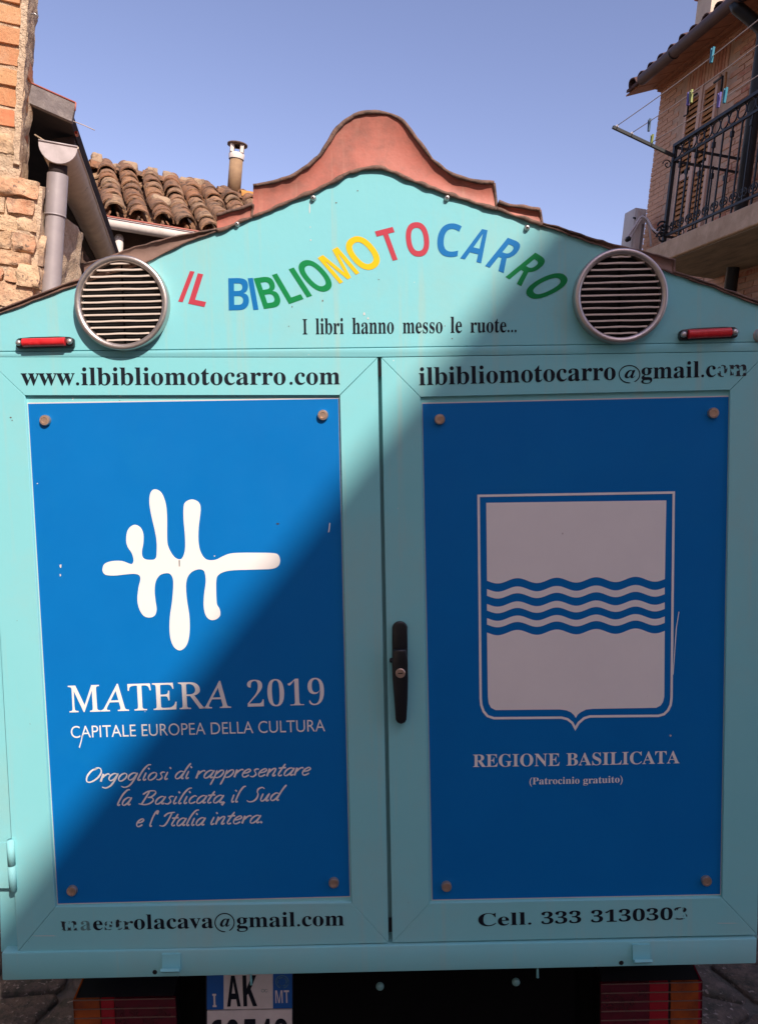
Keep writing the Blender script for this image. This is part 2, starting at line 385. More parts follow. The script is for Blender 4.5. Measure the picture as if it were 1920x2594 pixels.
def strokes(mb, lines, wd, to3, nib=.35, closed=False):
    "ribbons along 2D lines; to3(x,y,k) maps to the surface"
    wd0 = wd
    for k, ln in enumerate(lines):
        dot = len(ln) <= 5; wd = wd0 * (1.25 if dot else 1)
        n = len(ln); L_ = []; R_ = []
        for i in range(n):
            t = (ln[(i + 1) % n] - ln[i - 1]) if closed else (ln[min(i + 1, n - 1)] - ln[max(i - 1, 0)])
            t = V((t.x, t.y, 0)).normalized(); nn = V((-t.y, t.x, 0))
            w_ = wd * (1 - nib * abs(t.x * .77 + t.y * .64))
            if not closed and not dot and (i == 0 or i == n - 1): w_ *= .55
            L_.append(to3(*(ln[i] + nn * w_ / 2).xy, k)); R_.append(to3(*(ln[i] - nn * w_ / 2).xy, k))
        m = n if closed else n - 1
        mb.add(L_ + R_, [(i, (i + 1) % n, n + (i + 1) % n, n + i) for i in range(m)])
    return mb

HAND = {
 'a': ([[(.75, .9), (.45, 1), (.15, .75), (.05, .35), (.15, .04), (.4, .05), (.68, .45), (.82, 1)], [(.82, 1), (.68, .3), (.75, .02), (.95, .15)]], 1.0),
 'i': ([[(.15, 1), (.1, .25), (.2, 0), (.4, .15)], [(.22, 1.42), (.3, 1.55)]], .5),
 'l': ([[(.85, 2.0), (.55, 1.95), (.25, 1.3), (.1, .25), (.2, 0), (.38, .12)]], .52),
 'r': ([[(.08, 1), (.1, 0)], [(.12, .5), (.35, .88), (.6, 1), (.7, .85)]], .74),
 'g': ([[(.75, .92), (.4, 1), (.1, .7), (.1, .3), (.35, .08), (.65, .35), (.82, 1)], [(.82, 1), (.72, .1), (.5, -.6), (.1, -.85), (-.3, -.7)]], 1.0),
 'o': ([[(.5, 1), (.18, .82), (.05, .4), (.2, .03), (.5, .05), (.76, .45), (.7, .85), (.45, .98)]], .92),
 's': ([[(.62, .93), (.38, 1), (.22, .8), (.42, .5), (.5, .25), (.3, 0), (0, .08)]], .72),
 'd': ([[(.75, .88), (.4, 1), (.1, .7), (.05, .3), (.25, .03), (.55, .2), (.82, .85)], [(1.15, 2.0), (.92, 1.4), (.72, .3), (.8, .02), (.95, .12)]], 1.08),
 'p': ([[(.08, 1), (.08, 0), (-.02, -.9)], [(.1, .45), (.4, .92), (.68, .95), (.78, .6), (.6, .15), (.3, .02), (.12, .15)]], .96),
 'e': ([[(.1, .48), (.5, .58), (.66, .85), (.45, 1), (.15, .75), (.05, .35), (.2, .03), (.45, .03), (.7, .25)]], .84),
 'n': ([[(.08, 1), (.08, 0)], [(.1, .45), (.4, .93), (.65, .98), (.66, .6), (.6, .12), (.7, 0), (.88, .15)]], 1.0),
 't': ([[(.4, 1.55), (.2, .7), (.13, .2), (.28, 0), (.5, .12)], [(-.08, 1), (.6, 1.06)]], .62),
 'c': ([[(.62, .88), (.4, 1), (.12, .75), (.05, .35), (.2, .03), (.5, .08), (.68, .25)]], .76),
 'u': ([[(.1, 1), (.06, .3), (.22, .02), (.5, .2), (.7, .9)], [(.74, 1), (.65, .2), (.75, 0), (.92, .15)]], 1.02),
 'O': ([[(.8, 1.75), (.3, 1.5), (.05, .8), (.2, .1), (.65, 0), (1.15, .5), (1.3, 1.2), (1.05, 1.72), (.7, 1.8), (.5, 1.55)]], 1.5),
 'B': ([[(.45, 1.7), (.3, .8), (.15, 0)], [(-.1, 1.3), (.3, 1.7), (.9, 1.75), (1.1, 1.45), (.85, 1.0), (.5, .9)], [(.5, .9), (.95, .85), (1.15, .5), (.9, .1), (.4, -.02), (-.15, .12)]], 1.4),
 'S': ([[(1.2, 1.6), (.92, 1.8), (.6, 1.65), (.55, 1.3), (.75, .9), (.75, .4), (.5, .05), (.1, 0), (-.2, .2)]], 1.15),
 'I': ([[(-.05, 1.25), (.25, 1.65), (.95, 1.78)], [(.65, 1.72), (.58, 1.0), (.45, .3), (.2, 0), (-.2, .1)]], .95),
 ',': ([[(.12, .14), (.0, -.32)]], .5), "'": ([[(.28, 2.0), (.2, 1.55)]], .3), '.': ([[(.10, -.02), (.15, .18)]], .4)}
def hand(words, parent, mat, h):
    "brush-written words: (word, x0, x1, y0, y1) with baseline ends in crop O pixels"
    mb = MB(); XH = 50.0; k0 = 0
    for wd, x0, x1, y0, y1 in words:
        pen = 0; lines = []
        for c in wd:
            st, adv = HAND[c]
            for s_ in st: lines.append([V((pen + q.x + .30 * q.y, q.y, 0)) for q in crom(s_, 4)])
            pen += adv
        a = min(q.x for l in lines for q in l); b = max(q.x for l in lines for q in l); sx = (x1 - x0) / (b - a)
        ln2 = [[V((x0 + (q.x - a) * sx, y0 + (y1 - y0) * (q.x - a) / (b - a) - q.y * XH, 0)) for q in l] for l in lines]
        strokes(mb, ln2, 12, lambda x, y, k: P(*px('O', x, y), h + .00012 * (k % 4)), nib=.45)
    return part('lettering', mb, parent, mat=mat)
def at_sign(key, x0, x1, yb, hh, mat, parent, h):
    "an @: a thin open ring round an italic a"
    cxp = (x0 + x1) / 2; rx = (x1 - x0) / 2 - 1; ry = hh / 2; cyp = yb - hh / 2 + hh * .16
    ring = [V((cxp + rx * math.cos(t), cyp + ry * math.sin(t), 0)) for t in [math.radians(62 - i * 337 / 40) for i in range(41)]]
    mb = MB(); strokes(mb, [ring], max(2.6, hh * .06), lambda x, y, k: P(*px(key, x, y), h), nib=0)
    part('lettering', mb, parent, mat=mat)
    a = px(key, cxp - rx * .48, cyp + ry * .44); b = px(key, cxp + rx * .56, cyp + ry * .43)
    text('a', SIT, a, b, hh * .46 / CR[key][2], mat, parent, h + .0001)

# ================================================================== the lane
ZG = P(960, 2465).z - 0.58
I4 = Matrix.Identity(4)
g = MB(); S_ = 60
g.sheet([(-S_, -S_, ZG), (S_, -S_, ZG), (S_, S_, ZG), (-S_, S_, ZG)])
ground = single('ground', g, M['gnd'], TM, (0, 0, ZG), kind='structure')
BASE[ground.name] = V((0, 0, ZG))

# ================================================================== the van
van = thing('library_van', 'turquoise van seen from behind, two lettered rear doors under a bell shaped red crest', 'van', TM, (0, 1.1, ZG))
# --- rear gable board
top = [(-70, 818), (0, 792), (212, 712), (373, 661), (483, 606), (551, 583), (695, 525), (741, 506), (822, 471), (868, 443), (914, 426), (943, 423), (977, 427),
       (1017, 442), (1075, 468), (1207, 514), (1271, 532), (1374, 569), (1441, 593), (1582, 641), (1663, 677), (1703, 689), (1804, 725), (1920, 770), (1990, 797)]
poly = [P(u, v) for u, v in top] + [P(1990, 865.2), P(920, 881), P(-70, 891)]
me = MB().prism(poly, (0, .02, 0)).mesh('gable_panel', M['paint'])
gable = part('gable_panel', bevel(me, .0012, 1), van)
# ledge over the doors
def strip(q, h, dep, mat, name, parent, bev=.001, **k):
    "four-cornered bar on the tail face: q = photo pixels TL TR BR BL, front at height h, depth dep"
    pts = [P(*c, h) for c in q]
    me = MB().prism(pts, (0, dep, 0)).mesh(name, mat)
    return part(name, bevel(me, bev, 2) if bev else me, parent, **k)
part('ledge', bevel(MB().prism([P(u, v, .0008) for u, v in ((-70, 892), (920, 882), (1990, 866.2), (1990, 888), (1920, 889.3), (957, 904.2), (-70, 904.3))], (0, .03, 0)).mesh('ledge', M['paint']), .0012, 2), van)
# --- roof crest and its stepped side trims
def trimpiece(lo, up, name, label=None, bulge=(.012, .03), mt='trim'):
    "curved sheet between a lower and an upper traced line"
    mb = MB(); n = len(lo); rows = 7; g_ = []
    for j in range(rows):
        t = j / (rows - 1); h = bulge[0] + (bulge[1] - bulge[0]) * (t ** 1.6) - .004 * math.sin(math.pi * t)
        g_.append([P(a[0] + (b[0] - a[0]) * t, a[1] + (b[1] - a[1]) * t, h) for a, b in zip(lo, up)])
    vs = [p for r_ in g_ for p in r_]; fs = []
    for j in range(rows - 1):
        for i in range(n - 1): fs.append((j * n + i, j * n + i + 1, (j + 1) * n + i + 1, (j + 1) * n + i))
    mb.add(vs, fs, True)
    tb = [p + V((0, .05, 0)) for p in g_[-1]]; m0 = len(mb.v)
    mb.add(g_[-1] + tb, [(i, i + 1, n + i + 1, n + i) for i in range(n - 1)])
    for e in (0, -1):
        col_ = [r_[e] for r_ in g_]; bk = [V((p.x, .03, p.z)) for p in col_]
        mb.add(col_ + bk, [(i, i + 1, rows + i + 1, rows + i) for i in range(rows - 1)])
    o = part(name, sharp(mb.mesh(name, M[mt]), 40), van, label)
    rm = MB(); k_ = .5 if mt == 'brown' else 1
    def wig(ps, r_): return [p + V((0, 0, noise.noise(p * 60) * r_ * .9)) for p in ps]
    rm.tube(wig(g_[-1], .0025), .0036, 6, rr=[.0036 * k_ * (1 + .5 * noise.noise(p * 50)) for p in g_[-1]])
    rm.tube(wig(g_[0], .003), .0026, 6, rr=[.0036 * k_ * (1 + .8 * noise.noise(p * 45)) for p in g_[0]])
    rm.tube(g_[0][:1] + [r_[0] for r_ in g_], .0028, 6); rm.tube([r_[-1] for r_ in g_], .0028, 6)
    part('trim_edge', rm, o, mat=M['rim']); return o
def resam(pts, n):
    pts = [V((*p, 0)) for p in pts]; L_ = [0]
    for a, b in zip(pts, pts[1:]): L_.append(L_[-1] + (b - a).length)
    out = []
    for i in range(n):
        t = L_[-1] * i / (n - 1); k = 0
        while k < len(L_) - 2 and L_[k + 1] < t: k += 1
        f = (t - L_[k]) / (L_[k + 1] - L_[k]); out.append((pts[k] * (1 - f) + pts[k + 1] * f).xy[:])
    return out
def tp_at(x):
    for a, b in zip(top, top[1:]):
        if a[0] <= x <= b[0]: return a[1] + (b[1] - a[1]) * (x - a[0]) / (b[0] - a[0])
cr_up = [(642, 470), (700, 460), (737, 447), (770, 428), (805, 399), (833, 359), (856, 325), (885, 300), (914, 288), (948, 284), (983, 289), (1012, 303), (1037, 327),
         (1064, 365), (1098, 405), (1132, 434), (1167, 451), (1219, 461), (1251, 464)]
up_ = [q.xy[:] for q in crom(cr_up, 4)]; up_ = resam(up_, 70)
x0, x1 = 640, 1258
lo_ = []
for i, q in enumerate(up_):
    x = x0 + (x1 - x0) * (i / 69); x = .55 * x + .45 * (x0 + (q[0] - 642) / 609 * (x1 - x0)); lo_.append((x, tp_at(x) + 2))
trimpiece(lo_, up_, 'crest', 'bell shaped rust red crest over the middle of the gable', (.004, .009))
def seg(xa, xb, ua, ub, n=16, l=None, b=(.004, .007), mt='brown'):
    lo = [(xa + (xb - xa) * i / (n - 1),) for i in range(n)]; lo = [(q[0], tp_at(q[0]) + 2) for q in lo]
    trimpiece(lo, resam([ua, ub] if not isinstance(ua, list) else ua, n), 'roof_trim', l, b, mt)
seg(551, 639, [(549, 544), (600, 530), (641, 518)], None, mt='trim')
seg(1259, 1373, [(1262, 511), (1290, 521), (1330, 524), (1367, 532)], None, mt='trim')
seg(214, 549, [(214, 669), (271, 655), (339, 627), (424, 604), (483, 591), (548, 581)], None, 24)
seg(1374, 1441, [(1375, 566), (1410, 575), (1441, 587)], None, 8, b=(.004, .006))
seg(1442, 1705, [(1442, 587), (1582, 628), (1643, 640), (1707, 658)], None, 20)
seg(-70, 213, [(-70, 809), (0, 784), (100, 746), (210, 704)], None, 12, b=(.003, .005))
seg(1706, 1990, [(1707, 688), (1804, 720), (1920, 764), (1990, 790)], None, 12, b=(.003, .005))
# --- body, roof, underside
el, er = P(-66, 880), P(1988, 880)
def bodyshell():
    mb = MB(); zb = P(960, 2463).z; zt = P(960, 880).z
    xl = P(6, 2440).x - .004; xr = P(1916, 2420).x + .004
    mb.box((xl, .022, zb), (xr, 2.0, zt)); return mb, xl, xr, zb, zt
mb, XL, XR, ZB, ZT = bodyshell()
part('cargo_body', mb, van, mat=M['paint_side'])
rp = [P(u, v + 2) for u, v in top]
rp[0].x = XL; rp[-1].x = XR
mb = MB().prism([p + V((0, .024, -.004)) for p in rp[1:-1]] + [V((rp[-2].x, .024, ZT + .01)), V((rp[1].x, .024, ZT + .01))], (0, 1.97, 0))
part('roof', mb, van, mat=M['trim'])
# a long ridge tile behind the crest
mb = MB().prism([P(u, v + 6, 0) + V((0, .06, 0)) for u, v in cr_up] + [P(1240, 505) + V((0, .06, 0)), P(950, 440) + V((0, .06, 0)), P(660, 520) + V((0, .06, 0))], (0, .12, 0))
part('crest_backing', mb, van, mat=M['trim'])
# lower beam
strip([(4, 2415), (1917, 2378.5), (1915, 2441.5), (6, 2484.5)], .006, .07, M['paint_door'], 'lower_beam', van, .003)
strip([(40, 2404), (1917, 2368), (1917, 2380), (40, 2416)], -.012, .02, M['paint_side'], 'sill', van, 0)
strip([(-30, 905), (30, 905), (48, 2411), (4, 2411)], -.017, .02, M['paint'], 'door_jamb', van, 0)
for u, v in ((393, 2462.5), (1573, 2439)):
    part('drain_hole', MB().lathe(P(u, v, .0062), [(.0046, 0), (.0046, .0003)], 16), van, mat=M['void'])
for u, v, ww, hh in ((412, 2415, 48, 40), (1600, 2391, 44, 41)):
    mb = MB(); A = P(u, v, .006); B = P(u + ww, v + hh, .006)
    for pr in ([(0, 0), (.0, -.003), (.85, -.006), (.62, -.016), (.75, -.019), (1.0, -.010), (1.0, 0)],):
        pts = [V((A.x, A.y + q[1], A.z + (B.z - A.z) * q[0])) for q in pr]; mb.prism(pts, (B.x - A.x, 0, 0))
    part('door_catch', mb, van, mat=M['paint'])
# screws of the gable
def screw(u, v, r_, h, parent, mat, mat2=None, hh=.004, name='screw'):
    c = P(u, v, h); mb = MB().lathe(c, [(r_ * 1.2, 0), (r_ * 1.2, .0008), (r_, .001), (r_, hh * .6), (r_ * .82, hh * .92), (r_ * .4, hh), (.0003, hh)], 18)
    o = part(name, mb, parent, mat=mat)
    if mat2:
        part('screw_slot', MB().lathe(c, [(r_ * .32, hh + .0002), (r_ * .32, hh + .0006)], 8), o, mat=mat2)
    return o
for u, v in ((794, 503), (1132, 503), (1334, 578), (602, 569)):
    screw(u, v, .0046, .0, gable, M['screw'], M['void'], hh=.0075)
screw(1924, 850, .011, 0, gable, M['chrome'], hh=.012, name='knob')
# --- door frames
def door(out, opn, pan, lab, bl, panlab):
    d = bpy.data.objects.new('door', None); COL.objects.link(d); d.parent = van; d.location = -BASE[van.name]; d['label'] = lab
    def sub(name, mb, mat=None): return part(name, mb, d, mat=mat)
    O_, I_ = out, opn
    e = .55
    for k in range(4):
        a, b = O_[k], O_[(k + 1) % 4]; c, dd = I_[(k + 1) % 4], I_[k]
        # shrink the mitred ends a hair so the mitre reads as a joint
        def mv(p, q, t): 
            L_ = math.hypot(q[0] - p[0], q[1] - p[1]); return (p[0] + (q[0] - p[0]) * t / L_, p[1] + (q[1] - p[1]) * t / L_)
        q = [mv(a, b, e), mv(b, a, e), mv(c, dd, e), mv(dd, c, e)]
        me = MB().prism([P(*x, .001) for x in q], (0, .028, 0)).mesh('frame_rail', M['paint_door'])
        sub('frame_rail', bevel(me, .0006, 1))
    # glazing bead, a step below the rail
    n = 4
    for k in range(4):
        a, b = I_[k], I_[(k + 1) % 4]; c, dd = pan[(k + 1) % 4], pan[k]
        q = [P(*a, -.006), P(*b, -.006), P(*c, -.006), P(*dd, -.006)]
        sub('bead', MB().prism(q, (0, .02, 0)), M['paint_door'])
    sub('recess', MB().prism([P(x, y, -.0262) for x, y in I_], (0, .01, 0)), M['paint_side'])
    ce = V((sum(p[0] for p in pan) / 4, sum(p[1] for p in pan) / 4))
    big = [P(p[0] + (1.5 if p[0] > ce.x else -1.5), p[1] + (2.2 if p[1] > ce.y else -3), -.0055) for p in pan]
    sub('sign_backing', MB().prism(big, (0, .016, 0)), M['backing'])
    pl = MB(); gN = 12
    cs = [P(*p, -.0045) for p in pan]
    sub('sign_panel', MB().prism(cs, (0, .0045, 0)), M['blue']); 
    return d
dl = door([(-38, 905), (956.3, 906), (984, 2388.5), (46, 2411.5)], [(63.5, 1001.5), (861, 1001), (891, 2287), (141, 2298)],
          [(72, 1023), (857, 1010), (886, 2270), (148, 2289)], 'left rear door, half in sunlight', 0, '')
dr = door([(965.5, 906), (1945, 890), (1917, 2368), (994, 2388)], [(1064.5, 1005.5), (1849, 987.5), (1828, 2274), (1088, 2288.5)],
          [(1070, 1023), (1844.5, 1005), (1823, 2265), (1095.5, 2279)], 'right rear door, nearly all in shade', 1, '')
for x, y, a, b, k_ in ((495, 455, 3, 52, 0), (498, 560, 2, 10, 0), (500, 618, 4, 8, 0), (735, 940, 6, 14, 0), (752, 962, 5, 10, 0), (612, 455, 5, 6, 1), (706, 402, 4, 6, 1), (403, 1000, 3, 4, 1), (418, 912, 3, 8, 1), (552, 885, 4, 9, 1), (586, 758, 5, 7, 1), (799, 795, 5, 3, 1), (1122, 1054, 4, 5, 1), (1090, 998, 3, 5, 1)):
    part('chip', flatpoly([(x + a * math.cos(t) * (.7 + .3 * math.sin(3 * t)), y + b / 2 + b / 2 * math.sin(t)) for t in [i * math.pi / 4 for i in range(8)]], '3', .0005, MB()), gable, mat=M['backing'] if k_ == 0 else M['rim'])
part('gap_seal', MB().prism([P(950, 905, -.016), P(972, 905, -.016), P(1000, 2392, -.016), P(978, 2392, -.016)], (0, .004, 0)), van, mat=M['paint_side'])
strip([(957.6, 914), (965.2, 914), (966, 953), (958.6, 953)], -.004, .004, M['blackp'], 'gap_stop', van, 0)
strip([(984.6, 2327), (993.4, 2327), (994.2, 2361), (985.4, 2361)], -.004, .004, M['blackp'], 'gap_stop', van, 0)
for d, pts in ((dl, [('4', 198, 362), ('4', 1380, 340), ('6', 312, 175), ('6', 1426, 141)]), (dr, [('5', 292, 358), ('5', 1456, 331), ('7', 321, 157), ('7', 1427, 133)])):
    for k, x, y in pts:
        u, v = px(k, x, y); c = P(u, v, -.0045); r_ = .0100
        mb = MB().lathe(c, [(r_, 0), (r_, .0055), (r_ * .9, .0075), (r_ * .55, .0078), (r_ * .5, .0068), (.0004, .0066)], 22)
        part('bolt', sharp(mb.mesh('bolt', M['bolt']), 35), d)
# hinge
def barrel(u, v0, v1, h, r_):
    a = P(u, v0, h); b = P(u + (v1 - v0) * .062, v1, h); return MB().tube([a, b], r_, 14)
for (v0, v1) in ((2128, 2191), (2193.5, 2256)): part('hinge', barrel(27 + (v0 - 2128) * .06, v0, v1, .006, .0072), van, mat=M['paint'])
strip([(-20, 2135), (22, 2135), (30, 2250), (-12, 2250)], .002, .004, M['paint'], 'hinge_leaf', van, 0)
# handle
hd = MB()
def prof(pts, h0, h1, inset, mb):
    ps = [px('H', *p) for p in pts]; cxx = sum(p[0] for p in ps) / len(ps); cyy = sum(p[1] for p in ps) / len(ps)
    rings = []
    for h, k in ((h0, 0), (h1 - .003, 0), (h1 - .001, .35), (h1, 1)):
        rings.append([P(p[0] + (cxx - p[0]) / max(1, math.hypot(cxx - p[0], cyy - p[1])) * inset * k, p[1] + (cyy - p[1]) / max(1, math.hypot(cxx - p[0], cyy - p[1])) * inset * k, h) for p in ps])
    n = len(ps); vs = [q for r_ in rings for q in r_]
    mb.add(vs, [(j * n + i, j * n + (i + 1) % n, (j + 1) * n + (i + 1) % n, (j + 1) * n + i) for j in range(3) for i in range(n)] + [tuple(range(3 * n, 4 * n))], True)
    return mb
plate_ = [(615, 1100), (612, 320)] + [(740 - 126 * math.cos(t), 330 - 112 * math.sin(t)) for t in [math.radians(15 * i) for i in range(1, 12)]] + [(866, 320), (872, 1100)]
lever_ = [(632, 690), (840, 690), (872, 860), (878, 1200), (872, 1480), (850, 1860), (825, 1905), (760, 1932), (700, 1905), (672, 1860), (640, 1440), (618, 1180), (608, 900)]
hnd = part('handle', prof(plate_, .001, .010, 5, hd), dr, mat=M['blackp'])
mb = MB(); prof(lever_, .010, .026, 6, mb); part('lever', mb, dr, mat=M['blackp'])
part('keyhole_nub', MB().lathe(P(*px('H', 602, 862), .004), [(.004, 0), (.004, .008)], 10), dr, mat=M['blackp'])
c = P(*px('H', 750, 1082), .0262)
lk = part('lock', sharp(MB().lathe(c, [(.0092, 0), (.0092, .002), (.008, .003), (.0004, .0031)], 20).mesh('lock', M['bolt']), 35), dr)
part('keyhole', MB().box((c.x - .0045, c.y - .0036, c.z - .0008), (c.x + .004, c.y - .0034, c.z + .0010)), dr, mat=M['void'])

# --- round vents
def vent(u, v, lab):
    c = P(u, v, 0); e = bpy.data.objects.new('vent', None); COL.objects.link(e); e.parent = van; e.location = c - BASE[van.name]; e['label'] = lab
    def s(name, mb, mat):
        me = sharp(mb.mesh(name, mat), 50); o = bpy.data.objects.new(name, me); COL.objects.link(o); o.parent = e; return o
    R0 = 114.5 * MM; R1 = 99.5 * MM
    s('ring', MB().lathe((0, 0, 0), [(R0, .0005), (R0, .0175), (R0 * .99, .0198), (R0 * .955, .0212), (R0 * .915, .0208), (R1 * 1.01, .0188), (R1, .0165), (R1 * .995, .004)], 72, cap=False), M['chrome'])
    s('backing', MB().lathe((0, 0, 0), [(R1, .0012), (R1, .0016)], 48), M['void'])
    s('centre_bar', MB().box((-.0015, -.005, -R1 * .97), (.0015, -.003, R1 * .97)), M['chassis'])
    for i in range(-6, 7):
        z = (-i * 15.35 - 2.5) * MM * -1
        z = (i * 15.35 + 3) * MM
        w_ = math.sqrt(max(0, (R1 * .985) ** 2 - z * z))
        if w_ < .01: continue
        q = .0019; y0, y1 = -.0155, -.0075; ph = R.uniform(-.0006, .0006); n = 10; mb = MB(); f = []
        xs = [-w_ + 2 * w_ * k / n for k in range(n + 1)]
        A = [(x, y0, z - q * .8 + ph * math.sin(k)) for k, x in enumerate(xs)]; B = [(x, y0, z + q * .7 + ph * math.sin(k)) for k, x in enumerate(xs)]
        C = [(x, y1, z + .0012) for x in xs]; D_ = [(x, y1, z - .0010) for x in xs]
        m = n + 1; vs = A + B + C + D_
        for k in range(n):
            for a, b in ((0, 1), (1, 2), (2, 3), (3, 0)): f.append((a * m + k, a * m + k + 1, b * m + k + 1, b * m + k))
        s('slat', mb.add(vs, f), M['slat'])
    for sx in (-1, 1):
        s('screw', MB().lathe((sx * (R1 + .0055), -.0175, -.002), [(.0036, 0), (.0036, .002), (.002, .003), (.0003, .003)], 12), M['screw'])
    return e
vent(315.5, 771, 'round slatted vent in sunlight at the left of the gable')
vent(1566, 754, 'round slatted vent in shade at the right of the gable')
# --- red marker lights
def marker(u0, u1, v0, v1, tilt, lab, lens):
    e = bpy.data.objects.new('marker_light', None); COL.objects.link(e); e.parent = van; c = P((u0 + u1) / 2, (v0 + v1) / 2); e.location = c - BASE[van.name]
    e.rotation_euler = (0, -tilt, 0); e['label'] = lab
    hw = (u1 - u0) / 2 * MM; hh = (v1 - v0) / 2 * MM
    def s(name, me): o = bpy.data.objects.new(name, me); COL.objects.link(o); o.parent = e; return o
    hb = [(-hw, -hh * .7), (-hw * .93, -hh), (hw * .93, -hh), (hw, -hh * .7), (hw, hh * .5), (hw * .9, hh * .9), (hw * .5, hh * 1.05), (-hw * .5, hh * 1.05), (-hw * .9, hh * .9), (-hw, hh * .5)]
    s('housing', bevel(MB().prism([(x, -.012, z) for x, z in hb], (0, .012, 0)).mesh('housing', M['blackp']), .002, 2))
    lw = lens * hw; k = 8; mb = MB(); vs = []; fs = []
    for i in range(k + 1):
        t = math.pi * i / k
        for x in (-lw, lw): vs.append((x, -.012 - .009 * math.sin(t) ** .7, -hh * .80 * math.cos(t)))
    fs = [(2 * i, 2 * i + 1, 2 * i + 3, 2 * i + 2) for i in range(k)] + [tuple(range(0, 2 * k + 2, 2)), tuple(range(1, 2 * k + 2, 2))]
    s('lens', bevel(mb.add(vs, fs).mesh('lens', M['redlens']), .0008, 1))
    for x in (-1, 1): s('screw', MB().lathe((x * hw * .88, -.012, 0), [(hh * .55, 0), (hh * .55, .003), (hh * .3, .005), (.0003, .0052)], 14).mesh('screw', M['screw']))
marker(49, 191, 856, 882, math.radians(.3), 'red marker light in sunlight, left end', .74)
marker(1717, 1860, 832.5, 860.5, math.radians(1.6), 'red marker light in shade, right end', .74)

# --- lettering on the gable
hL = .0006
for args in (('I', (38, 393), (75, 398), (133, 147), 'red', 'A'), ('L', (118, 410), (250, 437), (196, 165), 'red', 'A'),
             ('B', (445, 464), (608, 460), (441, 206), 'lblue', 'A'), ('I', (643, 461), (684, 458), (598, 206), 'lblue', 'A'),
             ('B', (728, 453), (878, 430), (645, 207), 'green', 'A'), ('L', (930, 413), (1046, 372), (793, 180), 'green', 'A'),
             ('I', (1074, 360), (1114, 346), (927, 133), 'green', 'A'), ('O', (1167, 344), (1317, 264), (962, 109), 'green', 'A'),
             ('M', (1337, 250), (1495, 162), (1160, 42), 'yellow', 'A'), ('O', (737, 775), (829, 715), (629, 645), 'yellow', '3'),
             ('T', (154, 396), (297, 359), (62, 147), 'red', 'B'), ('O', (328, 354), (512, 344), (298, 77), 'red', 'B'),
             ('C', (552, 343), (734, 358), (580, 73), 'lblue', 'B'), ('A', (748, 362), (917, 402), (861, 112), 'lblue', 'B'),
             ('R', (948, 424), (1098, 481), (1130, 197), 'lblue', 'B'), ('R', (1113, 512), (1238, 588), (1352, 317), 'green', 'B'),
             ('O', (1238, 608), (1346, 723), (1543, 448), 'green', 'B')):
    letter(args[0], args[1], args[2], args[3], M[args[4]], gable, hL, args[5])
for s_, a, b, t_ in (('I', 465, 485, 38), ('libri', 522, 645, 40), ('hanno', 683, 866, 40), ('messo', 905, 1080, 27), ('le', 1115, 1165, 40), ('ruote...', 1202, 1405, 34)):
    text(s_, SER, px('3', a, 1038 - .0106 * (a - 465)), px('3', b, 1038 - .0106 * (b - 465)), t_, M['black'], gable, hL)
# --- lettering on the doors
hF = .0016
text('www.ilbibliomotocarro', SER, px('4', 92, 212), px('4', 1221, 209), 44.5, M['black'], dl, hF)
text('.com', SER, px('4', 1237, 209), px('4', 1452, 208), 30, M['black'], dl, hF)
f5 = lambda x: px('5', x, 212 - .02857 * (x - 205))
text('ilbibliomotocarro', SER, f5(205), f5(1043), 45, M['black'], dr, hF)
text('gmail.c', SER, f5(1152), f5(1470), 41, M['black'], dr, hF); text('om', SER, f5(1476), f5(1605), 29, M['worn'], dr, hF)
at_sign('5', 1057, 1147, f5(1100)[1] * 0 + 190, 74, M['black'], dr, hF)
f6 = lambda x: px('6', x, 350 - .0182 * (x - 262))
text('m', SER, f6(262), f6(334), 25, M['worn'], dl, hF); text('a', SER, f6(346), f6(391), 25, M['faded'], dl, hF)
text('e', SER, f6(400), f6(441), 25, M['black'], dl, hF); text('str', SER, f6(449), f6(572), 30, M['worn'], dl, hF)
text('olacava', SER, f6(574), f6(912), 39, M['black'], dl, hF)
at_sign('6', 918, 1002, 342, 78, M['black'], dl, hF); text('gmail.com', SER, f6(1012), f6(1470), 39, M['black'], dl, hF)
f7 = lambda x: px('7', x, 331 - .0335 * (x - 458))
text('Cell.', SER, f7(458), f7(684), 34, M['black'], dr, hF); text('333', SER, f7(726), f7(896), 33, M['black'], dr, hF)
text('313030', SER, f7(938), f7(1286), 33, M['black'], dr, hF); text('3', SER, f7(1292), f7(1348), 33, M['worn'], dr, hF)
hP = -.0039
text('MATERA', ITA, px('M', 80, 270), px('M', 970, 244), 70, M['white'], dl, hP, off=.006, shear=.27)
text('2019', SER, px('M', 1062, 243), px('M', 1483, 230), 71, M['white'], dl, hP, off=-.015)
text('CAPITALE EUROPEA DELLA CULTURA', None, px('M', 90, 412), px('M', 1487, 375), 31, M['white'], dl, hP, off=-.004)
hand([('Orgogliosi', 52, 604, 158, 140), ('di', 633, 740, 138, 134), ('rappresentare', 768, 1515, 134, 111)], dl, M['white'], hP)
hand([('la', 255, 348, 311, 308), ('Basilicata,', 392, 952, 305, 293), ('il', 1000, 1095, 290, 286), ('Sud', 1098, 1358, 287, 276)], dl, M['white'], hP)
hand([('e', 380, 426, 449, 448), ("l'", 466, 524, 448, 446), ('Italia', 528, 830, 446, 440), ('intera.', 865, 1197, 436, 424)], dl, M['white'], hP)
text('REGIONE', SER, px('R', 125, 1948), px('R', 700, 1940), 33, M['white'], dr, hP); text('BASILICATA', SER, px('R', 745, 1939), px('R', 1495, 1923), 33, M['white'], dr, hP)
text('(Patrocinio', SER, px('R', 500, 2064), px('R', 832, 2058), 18, M['white'], dr, hP); text('gratuito)', SER, px('R', 856, 2058), px('R', 1118, 2050), 18, M['white'], dr, hP)
